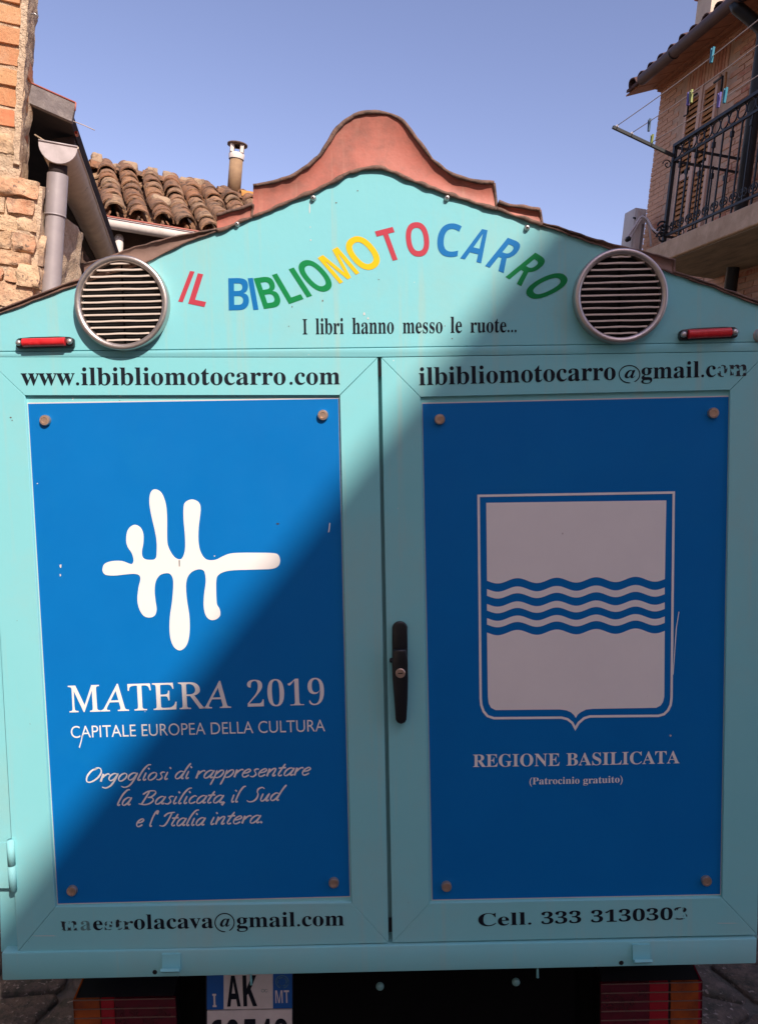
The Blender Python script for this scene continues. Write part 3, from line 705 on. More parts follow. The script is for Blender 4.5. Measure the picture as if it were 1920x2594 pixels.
logo = [(395, 510), (405, 488), (440, 475), (490, 474), (525, 486), (541, 489), (549, 470), (540, 435), (520, 405), (512, 370), (518, 325), (538, 300), (560, 294), (585, 308), (598, 340), (598, 385), (591, 425), (594, 452), (610, 466), (645, 468), (660, 458), (664, 430), (663, 370), (652, 310), (638, 250), (628, 190), (630, 145), (642, 122), (660, 117), (685, 130), (703, 165), (713, 210), (716, 270), (716, 350), (720, 395), (738, 435), (760, 460), (785, 465), (800, 440), (806, 400), (804, 340), (798, 270), (798, 205), (808, 180), (838, 167), (870, 178), (883, 205), (880, 250), (873, 310), (872, 370), (880, 420), (900, 457), (925, 470), (960, 467), (990, 452), (1030, 437), (1090, 433), (1160, 433), (1230, 434), (1265, 440), (1278, 465), (1272, 495), (1240, 513), (1150, 517), (1050, 520), (1000, 528), (970, 545), (961, 570), (960, 620), (962, 670), (965, 692), (978, 715), (980, 745), (960, 765), (930, 767), (908, 745), (898, 700), (900, 640), (908, 580), (905, 540), (895, 520), (870, 516), (840, 528), (818, 555), (810, 600), (815, 670), (826, 740), (829, 810), (822, 870), (805, 905), (778, 920), (752, 905), (735, 870), (728, 820), (730, 750), (740, 680), (746, 610), (745, 565), (732, 540), (710, 535), (680, 545), (660, 575), (654, 620), (658, 670), (664, 715), (655, 745), (630, 756), (600, 748), (578, 715), (568, 670), (573, 610), (583, 565), (576, 545), (550, 538), (500, 542), (450, 547), (410, 543), (396, 528)]
part('emblem', flatpoly(crom(logo, 3, True), 'G', hP, MB()), dl, mat=M['white'])
part('scratch', flatpoly([(774, 470), (779, 470), (779, 500), (775, 503)], 'G', hP + .0003, MB()), dl, mat=M['dark'])
part('scratch', flatpoly([(150, 395), (155, 397), (145, 440), (137, 468), (132, 462), (142, 430)], 'M', hP, MB()), dl, mat=M['white'])
part('scratch', flatpoly([(1524, 283), (1528, 287), (1523, 330), (1517, 332)], 'G', hP, MB()), dl, mat=M['white'])
ring = [(162, 147), (1457, 125), (1442, 1490), (1436, 1535), (1420, 1570), (1393, 1597), (1355, 1608), (900, 1612), (862, 1624), (826, 1655), (804, 1692), (784, 1655), (752, 1630), (712, 1620), (265, 1624), (222, 1610), (195, 1578), (180, 1535), (176, 1490)]
def offs(pts, d):
    n = len(pts); out = []
    for i in range(n):
        a = V(pts[i - 1]); b = V(pts[i]); c_ = V(pts[(i + 1) % n]); t1 = (b - a).normalized(); t2 = (c_ - b).normalized()
        n1 = V((-t1.y, t1.x)); n2 = V((-t2.y, t2.x)); m_ = (n1 + n2).normalized(); k = 1 / max(.35, m_.dot(n1)); out.append(b + m_ * d * k)
    return out
a_, b_ = offs(ring, -8), offs(ring, 8); n = len(ring)
part('crest_outline', MB().add([P(*px('R', *p), hP) for p in a_ + b_], [(i, (i + 1) % n, n + (i + 1) % n, n + i) for i in range(n)]), dr, mat=M['white'])
def wv(x, base): return base - .0118 * (x - 220) - 17 * math.cos(2 * math.pi * (x - 420) / 261.0) + 3
xs = [218 + (1397 - 218) * i / 90 for i in range(91)]
part('crest_field', flatpoly([(213, 193), (1408, 177)] + [(1398 if i == 0 else x, wv(x, 710)) for i, x in enumerate(reversed(xs))], 'R', hP, MB()), dr, mat=M['white'])
for b1, b2 in ((765, 810), (864, 908), (958, 1001)):
    mb = MB(); n = len(xs); mb.add([P(*px('R', x, wv(x, b1)), hP) for x in xs] + [P(*px('R', x, wv(x, b2)), hP) for x in xs], [(i, i + 1, n + i + 1, n + i) for i in range(n - 1)])
    part('crest_wave', mb, dr, mat=M['white'])
part('crest_field', flatpoly([(x, wv(x, 1054)) for x in xs] + [(1394, 1480), (1386, 1515), (1370, 1540), (1340, 1555), (920, 1562), (875, 1567), (838, 1585), (820, 1600), (807, 1622), (795, 1603), (775, 1585), (745, 1572), (700, 1566), (275, 1570), (245, 1555), (229, 1525), (224, 1480)], 'R', hP, MB()), dr, mat=M['white'])
part('scratch', flatpoly([(1489, 915), (1494, 918), (1478, 1020), (1466, 1180), (1456, 1330), (1450, 1340), (1460, 1190), (1470, 1030)], 'R', hP, MB()), dr, mat=M['white'])

# --- below the beam: lamps, number plate, chassis, wheels
def PD(u, v, y): return hit(TM, 1, y, u, v)
YB = .11
def tail(ul, ur, vt, outer, lab):
    e = bpy.data.objects.new('tail_light', None); COL.objects.link(e); e.parent = van; e.location = -BASE[van.name]; e['label'] = lab
    a = PD(ul, vt, YB); b = PD(ur, vt, YB); zt = a.z; zb = zt - .125
    sgn = -1 if outer == 'L' else 1
    def s(nm, mb, mat): return part(nm, mb, e, mat=mat)
    x0, x1 = a.x, b.x; W_ = x1 - x0
    # housing with a sloping top
    s('housing', MB().prism([(x0 + .004, YB + .004, zb), (x0 + .004, YB + .004, zt - .001), (x0 + .006, YB + .055, zt + .022), (x0 + .006, YB + .09, zt + .022), (x0 + .006, YB + .09, zb)], (W_ - .01, 0, 0)), M['blackp'])
    f = lambda t: (x0 + W_ * t) if outer == 'L' else (x1 - W_ * t)
    segs = [(0, .26, 'amber'), (.272, .40, 'mredlens'), (.412, 1.0, 'dredlens')] if outer == 'L' else [(0, .04, 'mredlens'), (.04, .31, 'amber'), (.335, .52, 'mredlens'), (.525, 1.0, 'dredlens')]
    for t0, t1, mt in segs:
        p, q = sorted((f(t0), f(t1)))
        s('lens', MB().box((p, YB, zb), (q, YB + .006, zt)), M[mt])
    xo = f(0)
    s('side_lens', MB().prism([(xo, YB, zb), (xo, YB, zt), (xo - sgn * .006, YB + .055, zt + .022), (xo - sgn * .006, YB + .07, zt + .022), (xo - sgn * .002, YB + .07, zb)], (-sgn * .004, 0, 0)), M['amber'] if outer == 'L' else M['dredlens'])
    for i in range(6):
        z = zt - .0005 - i * .0205
        s('rib', MB().box((x0 + .001, YB - .0022, z - .0008), (x1 - .001, YB - .0002, z + .0008)), M['ribm'])
tail(185.5, 445, 2533, 'L', 'tail light with an orange left end, cut by the bottom edge')
tail(1521, 1778.5, 2492, 'R', 'tail light with an orange right end')
# chassis
part('chassis', MB().box((-.50, .16, ZB - .30), (.52, 1.9, ZB - .005)).box((XL + .12, .12, ZB - .03), (XR - .14, 1.95, ZB - .002)), van, mat=M['chassis'])
part('shade_panel', MB().box((-.38, .13, ZB - .26), (.40, .155, ZB - .004)), van, mat=M['chassis'])  # added near-black sheet standing for the dark under the van
for u, v in ((962.5, 2497), (1306, 2486)):
    c = PD(u, v, .13); part('chassis_bolt', MB().lathe(c, [(.0085, 0), (.0085, .004), (.006, .007), (.0004, .0075)], 14), van, mat=M['paint_side'])
for u, v in ((636, 2468), (1361, 2450)):
    c = P(u, v, -.03); part('paint_drip', MB().tube([c, c + V((0, 0, -.022))], .0026, 8, rr=[.002, .0028]), van, mat=M['paint'])
def wheel(x):
    e = bpy.data.objects.new('wheel', None); COL.objects.link(e); e.parent = van; e.location = V((x, .62, ZG + .235)) - BASE[van.name]
    ax = V((1, 0, 0))
    for nm, mb, mt in (('tyre', MB().lathe((-.065, 0, 0), [(.14, 0), (.215, .0), (.235, .02), (.235, .11), (.215, .13), (.14, .13)], 32, ax, V((0, 1, 0)), cap=False), 'rubber'),
                       ('rim', MB().lathe((-.05, 0, 0), [(.14, 0), (.14, .1), (.12, .1), (.1, .07), (.03, .08), (.001, .08)], 24, ax, V((0, 1, 0))).lathe((.05, 0, 0), [(.14, 0), (.14, -.1), (.03, -.09), (.001, -.09)], 24, ax, V((0, 1, 0))), 'screw')):
        o = bpy.data.objects.new(nm, mb.mesh(nm, M[mt])); COL.objects.link(o); o.parent = e
wheel(-.44); wheel(.46)
# cab at the front, out of sight behind the box
part('cab', bevel(MB().prism([(-.55, 2.05, ZB - .1), (-.55, 2.05, ZB + .95), (-.55, 2.75, ZB + .95), (-.55, 3.1, ZB + .3), (-.55, 3.1, ZB - .1)], (1.12, 0, 0)).mesh('cab', M['paint_side']), .05, 3), van)
e = bpy.data.objects.new('wheel', None); COL.objects.link(e); e.parent = van; e.location = V((.01, 2.8, ZG + .235)) - BASE[van.name]
o = bpy.data.objects.new('tyre', MB().lathe((-.05, 0, 0), [(.001, .01), (.13, .01), (.14, 0), (.215, .0), (.235, .02), (.235, .08), (.215, .1), (.13, .1)], 32, V((1, 0, 0)), V((0, 1, 0))).mesh('tyre', M['rubber'])); COL.objects.link(o); o.parent = e
# number plate
YP = .125
pe = bpy.data.objects.new('number_plate', None); COL.objects.link(pe); pe.parent = van; pe.location = -BASE[van.name]
pn = lambda x, y, y3=YP: hit(TM, 1, y3, *px('N', x, y))
def pq(x0_, y0_, x1_, y1_, yy, dep, mt, nm):
    t = -.018
    q = [pn(x0_, y0_ + (x0_ - 700) * t, yy), pn(x1_, y0_ + (x1_ - 700) * t, yy), pn(x1_, y1_ + (x1_ - 700) * t, yy), pn(x0_, y1_ + (x0_ - 700) * t, yy)]
    part(nm, MB().prism(q, (0, dep, 0)), pe, mat=M[mt])
pq(118, -60, 1340, 1250, YP + .004, .004, 'blackp', 'plate_frame')
pq(370, -40, 1055, 583, YP, .0035, 'platew', 'plate_field'); pq(136, -40, 368, 583, YP, .0035, 'plateb', 'plate_band'); pq(1057, -40, 1324, 583, YP, .0035, 'plateb', 'plate_band')
pq(140, 603, 1322, 1230, YP, .0035, 'platew', 'plate_field')
FRp = lambda u, v: hit(TM, 1, YP - .0006, u, v)
def pt(s, x0_, x1_, yb, toph, mt, off=0): text(s, SAN, px('N', x0_, yb - (x0_ - 700) * .018), px('N', x1_, yb - (x1_ - 700) * .018), toph / 5.507, M[mt], pe, 0, off=off, FR=FRp)
pt('A', 418, 608, 543, 452, 'black', .006); pt('K', 645, 838, 543, 452, 'black', .006)
pt('MT', 1092, 1285, 512, 190, 'platew', -.012); pt('I', 218, 272, 548, 195, 'platew', 0)
for s, a, b in (('6', 185, 370), ('0', 415, 600), ('5', 655, 845), ('4', 875, 1050), ('9', 1085, 1275)): pt(s, a, b, 1130, 430, 'black', .004)
mb = MB()
for cxx, cyy, rr_ in ((1185, 205, 88), (1185, 205, 60), (917, 328, 20), (962, 328, 20)):
    w_ = .0016 if rr_ > 50 else .0008
    ring_ = [V((cxx + rr_ * math.cos(t), cyy + rr_ * math.sin(t), 0)) for t in [2 * math.pi * i / 24 for i in range(24)]]
    strokes(mb, [ring_], 10 if rr_ > 50 else 6, lambda x, y, k: hit(TM, 1, YP - .0006, *px('N', x, y)), nib=0, closed=True)
part('plate_emblem', mb, pe, mat=M['faded'])
# paving stones of the lane
k = 0
for gx in range(-9, 10):
    for gy in range(0, 9):
        rr2 = random.Random(gx * 31 + gy)
        if -3.2 < gx < 3.2 and gy < 7 and abs(gx) < 2: continue
        def J(a, b): q = random.Random(a * 77 + b * 13); return V((a * .235 + q.uniform(-.06, .06) + (.11 if b % 2 else 0), .25 + b * .21 + q.uniform(-.045, .045), 0))
        cs = [J(gx, gy), J(gx + 1, gy), J(gx + 1, gy + 1), J(gx, gy + 1)]; ce = sum(cs, V()) / 4
        rot = Matrix.Rotation(math.radians(-14), 3, 'Z'); cs = [rot @ (c_ + (ce - c_).normalized() * .012) for c_ in cs]; ce = rot @ ce
        hh = .012 + rr2.uniform(0, .010); pts = []
        for i in range(4):
            a, b = cs[i], cs[(i + 1) % 4]
            for t in (.12, .5, .88): p = a.lerp(b, t); p += V((rr2.uniform(-.006, .006), rr2.uniform(-.006, .006), 0)); pts.append(p)
        n = len(pts); mb = MB()
        r1 = [p - ce + V((0, 0, -.02)) for p in pts]; r2 = [p - ce + V((0, 0, hh - .005)) for p in pts]; r3 = [(p - ce) * .93 + V((0, 0, hh)) for p in pts]
        mb.add(r1 + r2 + r3 + [V((0, 0, hh + .002))], [(j * n + i, j * n + (i + 1) % n, (j + 1) * n + (i + 1) % n, (j + 1) * n + i) for j in range(2) for i in range(n)] + [(2 * n + i, 2 * n + (i + 1) % n, 3 * n) for i in range(n)], True)
        part('paving_stone', mb, ground, mat=M['pave'], loc=V((ce.x, ce.y, ZG)))

# ================================================================== houses (they stand plumb; the lane and van lean)
def frame(yaw_px, org, perp=None):
    "frame with X along the horizontal direction seen at column yaw_px on the horizon, Y = left or right of it, Z up"
    d = ray(yaw_px, 1124 + .0963 * (yaw_px - 960))[1]; d.z = 0; d.normalize()
    z = V((0, 0, 1)); y = perp * z.cross(d)
    m = Matrix((d, y, z)).transposed().to_4x4(); m.translation = org; return m
def brickmesh(name, L_, D_, H_, mat, seed, jit=.003):
    bm = roughbox((-L_ / 2, 0, -H_ / 2), (L_ / 2, D_, H_ / 2), max(L_ / 3, .04), jit, 25, seed, .10)
    return bm2me(bm, name, mat, 40)

# ------------------------------------------------------------------ left house, nearest
LF = frame(447, W(148, 366, 3.05), -1)          # X up the lane, Y towards the lane, Z up
GZ = -2.95                                       # ground under the houses in this frame
hl = thing('brick_house', 'near house on the left with orange brick parapet over sandy rubble', 'house', LF, (0, -.6, GZ))
S0 = -.03
yc1 = hit(LF, 0, S0, 62, 169).y; yc2 = hit(LF, 0, S0, 112, 470).y
zl = hit(LF, 0, S0, 100, 457).z; ztop = hit(LF, 0, S0, 40, -260).z
zb0 = hit(LF, 0, S0, 38, 11).z; zb1 = hit(LF, 0, S0, 38, 345).z
part('parapet_core', bm2me(roughbox((S0 + .010, -2.2, zl - .02), (S0 + .20, yc1 - .002, ztop), .025, .014, 18, 3), 'parapet_core', M['mortarA']), hl)
part('rubble_core', bm2me(roughbox((S0 + .016, -2.2, GZ), (S0 + .30, yc2 - .008, zl - .004), .022, .022, 16, 5), 'rubble_core', M['mortarA']), hl)
part('side_wall', bm2me(roughbox((S0 + .28, yc2 - .20, GZ), (1.10, yc2 - .014, -.32), .05, .014, 9, 8), 'side_wall', M['mortarA']), hl)
part('side_wall', bm2me(roughbox((1.10, yc2 - .40, GZ), (3.2, yc2 - .13, -.05), .07, .012, 9, 9), 'side_wall', M['wallC']), hl)
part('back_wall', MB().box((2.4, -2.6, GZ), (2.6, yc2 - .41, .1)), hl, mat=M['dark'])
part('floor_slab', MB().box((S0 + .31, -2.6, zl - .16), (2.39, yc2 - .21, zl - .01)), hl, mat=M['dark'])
pitchz = .0735
bms = [brickmesh('brick', .245, .10, .060, M['brickA'], i, .0035) for i in range(5)]
part('mortar_edge', bm2me(roughbox((S0 - .004, yc1 - .020, zb1 - .1), (S0 + .06, yc1 + .002, ztop), .012, .005, 30, 9), 'mortar_edge', M['mortarA']), hl)
row = 0; z = zb0 - pitchz / 2 + pitchz * 5
while z > zb1 + .02:
    y = yc1 - R.uniform(.002, .018)
    first = True
    while y > -2.1 + yc1 * 0 and y > yc1 - 1.0:
        ln = .245 if (row % 2 == 0 or not first) else .125
        if row % 3 == 2 and first: ln = .19
        o = part('brick', bms[R.randrange(5)], hl, loc=(S0 + R.uniform(-.004, .004), y - ln / 2 - R.uniform(0, .006), z + R.uniform(-.002, .002)),
                 rot=(R.uniform(-.02, .02), 0, math.pi / 2 + math.pi + R.uniform(-.015, .015)), scale=(ln / .245, 1, R.uniform(.92, 1.03)))
        o.rotation_euler = (R.uniform(-.02, .02), R.uniform(-.01, .01), -math.pi / 2 + R.uniform(-.012, .012))
        y -= ln + .014; first = False
    # returns on the lane side
    o = part('brick', bms[R.randrange(5)], hl, loc=(S0 + .105 + R.uniform(-.01, .015), yc1 - .001 + R.uniform(-.006, .003), z), rot=(0, 0, math.pi), scale=(.62, .8, .95))
    z -= pitchz; row += 1
# rubble
def rubble(x0, x1, zlo, zhi, face, seed, cons, hrange=(.055, .10)):
    rr = random.Random(seed); z = zhi
    while z > zlo:
        h = rr.uniform(*hrange); x = x1 + rr.uniform(-.02, 0)
        while x > x0:
            l = rr.uniform(.07, .19); k = rr.randrange(1000)
            if rr.random() < .93:
                a = (x - l + .008, -.03, -h / 2 + .006); b = (x - .006, .05, h / 2 - .006)
                me = bm2me(roughbox((-l / 2 + .006, -.03, -h / 2 + .005), (l / 2 - .003, .05, h / 2 - .002), .016, .012, 26, k, .14), 'stone', M['stoneA'], 70)
                pr = rr.uniform(-.014, .004)
                if face == 'front': part('stone', me, hl, loc=(cons - pr * .6 + .026, x - l / 2, z - h / 2), rot=(rr.uniform(-.06, .06), rr.uniform(-.05, .05), -math.pi / 2))
                else: part('stone', me, hl, loc=(x - l / 2, cons + pr, z - h / 2), rot=(0, rr.uniform(-.06, .06), math.pi))
            x -= l
        z -= h
zv = hit(LF, 0, S0, 50, 850).z
rubble(yc1 - .62, yc1 - .004, zl - .0, zb1 + .01, 'front', 5, S0)
rubble(yc1 - .62, yc2 - .006, zv - .1, zl - .002, 'front', 11, S0)
rubble(S0 + .03, 1.08, zv - .1, -.34, 'side', 23, yc2 - .018, (.08, .13))
# rough wall mass added under the gutter, angled to catch the sun
def roughprism(pts, z0, z1, step, amp, sc, seed):
    bm = bmesh.new(); n = len(pts); vs = []
    edges = []
    for i in range(n):
        a, b = V((*pts[i], 0)), V((*pts[(i + 1) % n], 0)); m = max(1, round((b - a).length / step)); edges += [a.lerp(b, k / m) for k in range(m)]
    zn = max(1, round((z1 - z0) / step)); N_ = len(edges)
    g_ = [[bm.verts.new((p.x, p.y, z0 + (z1 - z0) * j / zn)) for p in edges] for j in range(zn + 1)]
    for j in range(zn):
        for i in range(N_): bm.faces.new((g_[j][i], g_[j][(i + 1) % N_], g_[j + 1][(i + 1) % N_], g_[j + 1][i]))
    bm.faces.new(g_[-1]); bmesh.ops.recalc_face_normals(bm, faces=bm.faces)
    for v in bm.verts: v.co += noise.noise_vector(v.co * sc + V((seed, seed, seed))) * amp + noise.noise_vector(v.co * sc * 3.1) * amp * .4
    for f in bm.faces: f.smooth = True
    return bm
yw = hit(LF, 0, .52, 203, 720).y
part('sun_facing_mass', bm2me(roughprism([(.10, yc2 - .02), (.52, yw), (.60, yw - .03), (.66, yc2 - .3), (.10, yc2 - .3)], -1.6, -.20, .022, .016, 14, 2), 'sun_facing_mass', M['mortarA'], 75), hl)
# rake of the roof
q = [hit(LF, 0, .13, *p) for p in ((80, 212), (192, 262), (183.5, 309), (72, 262))]
dl_ = (q[0] - q[1]); q[0] = q[0] + dl_ * 12; q[3] = q[3] + dl_ * 12
me = MB().prism(q, (.03, 0, 0)).mesh('rake_board', M['cement']); part('rake_board', bevel(me, .002, 1), hl)
in_ = [q[0] + V((.031, 0, -.004)), q[1] + V((.031, -.022, -.004)), q[2] + V((.031, -.022, .036)), q[3] + V((.031, 0, .036))]
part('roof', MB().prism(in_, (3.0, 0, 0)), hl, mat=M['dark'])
rd = (q[1] - q[0]).normalized()
# top covering of curved tiles, seen only as a thin red edge
part('verge_tile', MB().tube([q[1] + V((-.004, .001, -.03)), q[1] + V((-.004, .002, .002))], .003, 6), hl, mat=M['trim'])
part('verge_tile', MB().tube([q[0] + V((0, 0, .003)), q[1] + V((0, 0, .003))], .0035, 6), hl, mat=M['trim'])
ec = hit(LF, 0, .1, 197, 336)
part('eaves_tile', MB().lathe(ec + V((0, -.005, 0)), [(.006, 0), (.007, .004), (.007, .03)], 12, V((1, 0, 0)), V((0, 1, 0)), arc=(0, 2 * math.pi)), hl, mat=M['trim'])
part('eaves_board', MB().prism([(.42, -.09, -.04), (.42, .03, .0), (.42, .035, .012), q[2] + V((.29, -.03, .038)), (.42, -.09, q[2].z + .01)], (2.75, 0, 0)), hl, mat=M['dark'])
part('eaves_board', MB().box((.14, .060, .010), (3.2, .065, .022)), hl, mat=M['rim'])
# gutter, its end cap and downspout
GR = .069
gt = bpy.data.objects.new('gutter', None); COL.objects.link(gt); gt.parent = hl; gt.location = -BASE[hl.name]
def gut(x0, x1, r_): 
    mb = MB(); pr = [(r_, x0), (r_, x1)]; n = 16; vs = []; 
    for rr_, xx in ((r_, x0), (r_, x1), (r_ - .003, x1), (r_ - .003, x0)):
        for i in range(n + 1): t = math.pi * i / n; vs.append((xx, rr_ * math.cos(t), -rr_ * math.sin(t) * 1.0))
    m = n + 1; fs = [(a * m + i, a * m + i + 1, (a + 1) % 4 * m + i + 1, (a + 1) % 4 * m + i) for a in range(4) for i in range(n)]
    mb.add(vs, fs, True)
    mb.tube([(x0, r_, .002), (x1, r_, .002)], .005, 8); return mb
joints = [.004, .42, .83, 1.22, 1.75, 2.3, 3.2]
for i in range(len(joints) - 1): part('gutter_length', sharp(gut(joints[i], joints[i + 1] + .012, GR - i * .0022).mesh('gutter_length', M['gutter']), 50), gt)
cp = [(0, -GR - .002, .004), (0, GR + .002, .004)] + [(0, (GR + .002) * math.cos(math.pi * i / 14), -(GR + .002) * math.sin(math.pi * i / 14)) for i in range(1, 14)]
part('end_cap', bevel(MB().prism(cp, (.005, 0, 0)).mesh('end_cap', M['capm']), .0015, 1), gt)
part('end_cap_lip', MB().tube([(-.001, -GR - .001, .004), (-.001, GR + .001, .004)], .0035, 8), gt, mat=M['capm'])
part('outlet', MB().tube([(.05, -.002, -GR + .01), (.05, -.002, -GR - .035)], .034, 16), gt, mat=M['dark'])
dsx = .052
part('downspout', sharp(MB().tube([(dsx, -.002, -GR - .030), (dsx, -.002, -.255)], .0395, 20).mesh('downspout', M['pipe']), 50), hl)
part('downspout', sharp(MB().tube([(dsx, -.002, -.250), (dsx + .004, -.003, -1.2), (dsx, -.002, GZ)], .0365, 20).mesh('downspout', M['pipe']), 50), hl)
part('pipe_collar', MB().tube([(dsx, -.002, -.252), (dsx, -.002, -.258)], .0402, 20), hl, mat=M['pipe'])
part('bracket', MB().tube([(.03, -.09, .03), (.10, 0, .006), (.10, .05, .004)], .003, 6), hl, mat=M['mortarA'])
a = hit(LF, 0, .14, 186, 307); b = hit(LF, 0, .14, 241, 330)
part('wire', MB().tube([a, a.lerp(b, .5) + V((0, 0, .002)), b], .0018, 6), hl, mat=M['cord'])
a = hit(LF, 0, S0 - .0, 78, 37); b = hit(LF, 0, S0, 98, 42)
part('hook', MB().tube([a, a.lerp(b, .5) + V((0, 0, .008)), b], .0025, 6).lathe(b, [(.007, 0), (.005, .004)], 10), hl, mat=M['screw'])

# ------------------------------------------------------------------ low house with old curved tiles
CF = frame(5500, W(334, 555, 6.8), 1)            # X along the eaves, Y back up the slope, Z up
hc = thing('tiled_house', 'low house with sagging roof of brown curved tiles, between left gutter and van', 'house', CF, (0, .3, -3.9))
PT = math.radians(28); sl_ = V((0, math.cos(PT), math.sin(PT))); nr = V((0, -math.sin(PT), math.cos(PT)))
def tilemesh(r0_, r1_, L_, seed, up=True, mat=None):
    n = 9; m = 5; vs = []; rr = random.Random(seed)
    for lay in (0, .014):
        for j in range(m):
            t = j / (m - 1); r_ = r0_ + (r1_ - r0_) * t - lay
            for i in range(n):
                a = math.pi * (.02 + .96 * i / (n - 1)); p = V((r_ * math.cos(a), (t - .0) * L_, r_ * math.sin(a) * .92))
                if not up: p.z = -p.z
                p += noise.noise_vector(p * 14 + V((seed, 0, 0))) * .007; vs.append(p)
    fs = []; q = n * m
    for k in (0, 1):
        for j in range(m - 1):
            for i in range(n - 1): fs.append((k * q + j * n + i, k * q + j * n + i + 1, k * q + (j + 1) * n + i + 1, k * q + (j + 1) * n + i))
    for i in range(n - 1):
        fs.append((i, i + 1, q + i + 1, q + i)); e_ = (m - 1) * n; fs.append((e_ + i, e_ + i + 1, q + e_ + i + 1, q + e_ + i))
    for j in range(m - 1):
        for i in (0, n - 1): fs.append((j * n + i, (j + 1) * n + i, q + (j + 1) * n + i, q + j * n + i))
    return sharp(MB().add(vs, fs, True).mesh('tile', mat), 55)
cov = [tilemesh(.090, .070, .40, i, True, M['tile']) for i in range(6)]; pan = [tilemesh(.092, .108, .43, i + 20, False, M['tile']) for i in range(4)]
LEN = 1.52; NR = 8; PX_ = .205; X0 = -2.0; NC = 17
tl = math.pi * 0
for c_ in range(NC):
    X = X0 + c_ * PX_ + R.uniform(-.015, .015)
    for r_ in range(NR):
        st = r_ * .192 + R.uniform(-.03, .03) - .06
        sag = -.03 * math.sin(math.pi * (r_ + .5) / NR) + R.uniform(-.012, .012)
        for ms, dx, lift, ds in ((cov, 0, .052, 0), (pan, PX_ / 2, .062, .05)):
            p = V((X + dx + R.uniform(-.008, .008), 0, 0)) + sl_ * (st - ds) + nr * (lift + sag)
            o = part('tile', ms[R.randrange(len(ms))], hc, loc=p, rot=(PT + R.uniform(-.03, .06) - .05, R.uniform(-.14, .14), R.uniform(-.10, .10)))
# ridge
xl_ = hit(CF, 1, 1.36, 548, 480).x
for c_ in range(14):
    X = X0 - .05 + c_ * .25; p = V((X, 0, 0)) + sl_ * (LEN - .05) + nr * .06
    li = X > xl_
    me = tilemesh(.10, .078, .30, 60 + c_, True, M['lichen'] if li else M['tile'])
    part('ridge_tile', me, hc, loc=p + V((0, .05, R.uniform(-.015, .01) + (.0 if li else -.035))), rot=(R.uniform(-.08, .08), R.uniform(-.1, .1), -math.pi / 2 + R.uniform(-.12, .12)), label='ridge tile covered in orange lichen' if li else None)
part('roof_deck', MB().hexa([V((X0 - .2, 0, 0)) + sl_ * .0 + nr * -.07, V((X0 + 3.8, 0, 0)) + nr * -.07, V((X0 + 3.8, 0, 0)) + sl_ * LEN + nr * -.07, V((X0 - .2, 0, 0)) + sl_ * LEN + nr * -.07,
                             V((X0 - .2, 0, 0)) + nr * -.045, V((X0 + 3.8, 0, 0)) + nr * -.045, V((X0 + 3.8, 0, 0)) + sl_ * LEN + nr * -.045, V((X0 - .2, 0, 0)) + sl_ * LEN + nr * -.045]), hc, mat=M['dark'])
part('wall', bm2me(roughbox((X0 - .1, .28, -3.9), (X0 + 3.7, 3.4, .0), .16, .015, 5, 2), 'wall', M['wallC']), hc)
part('wall', MB().prism([(X0 - .1, .3, 0), (X0 - .1, 2.0, .92), (X0 - .1, 3.4, .2)], (3.8, 0, 0)), hc, mat=M['wallC'])
a = hit(CF, 1, -.10, 256, 562); b = hit(CF, 1, -.10, 486, 600)
d_ = (b - a).normalized(); a2 = a - d_ * .5; b2 = b + d_ * 1.5
part('gutter', MB().tube([a2, b2], .047, 14), hc, mat=M['cream'], label='cream gutter below the tiles')
part('gutter_lip', MB().tube([a2 + V((0, -.05, .042)), b2 + V((0, -.05, .042))], .008, 8), hc, mat=M['trim'])
c = hit(CF, 1, -.05, 304, 600)
part('downspout', MB().tube([c + V((0, .12, .0)), c + V((0, .05, .0)), c + V((0, .02, -.06)), c + V((0, .04, -1.6))], .036, 14), hc, mat=M['cream'])
# flue
fb = V((hit(CF, 1, 1.5, 594, 470).x, 1.5, hit(CF, 1, 1.5, 594, 489).z)); ft = hit(CF, 1, 1.5, 597, 399)
fw = .072
fl = bpy.data.objects.new('chimney', None); COL.objects.link(fl); fl.parent = hc; fl.location = -BASE[hc.name]; fl['label'] = 'slim ochre flue with a white vented cap'
part('flue', MB().tube([fb, V((fb.x, fb.y, ft.z))], fw, 16), fl, mat=M['flue'])
t_ = V((fb.x, fb.y, ft.z))
part('collar', MB().lathe(t_, [(fw * 1.12, -.02), (fw * 1.18, .03), (fw * 1.1, .04)], 16, V((0, 0, 1))), fl, mat=M['cream'])
for i in range(4):
    an = i * math.pi / 2 + .5; p = t_ + V((math.cos(an) * fw, math.sin(an) * fw, .04)); part('cap_post', MB().box(p - V((.018, .018, 0)), p + V((.018, .018, .085))), fl, mat=M['cream'])
part('cap', MB().lathe(t_, [(fw * .9, .12), (fw * 1.5, .125), (fw * 1.5, .14), (fw * .6, .155)], 16, V((0, 0, 1))), fl, mat=M['wallC'])
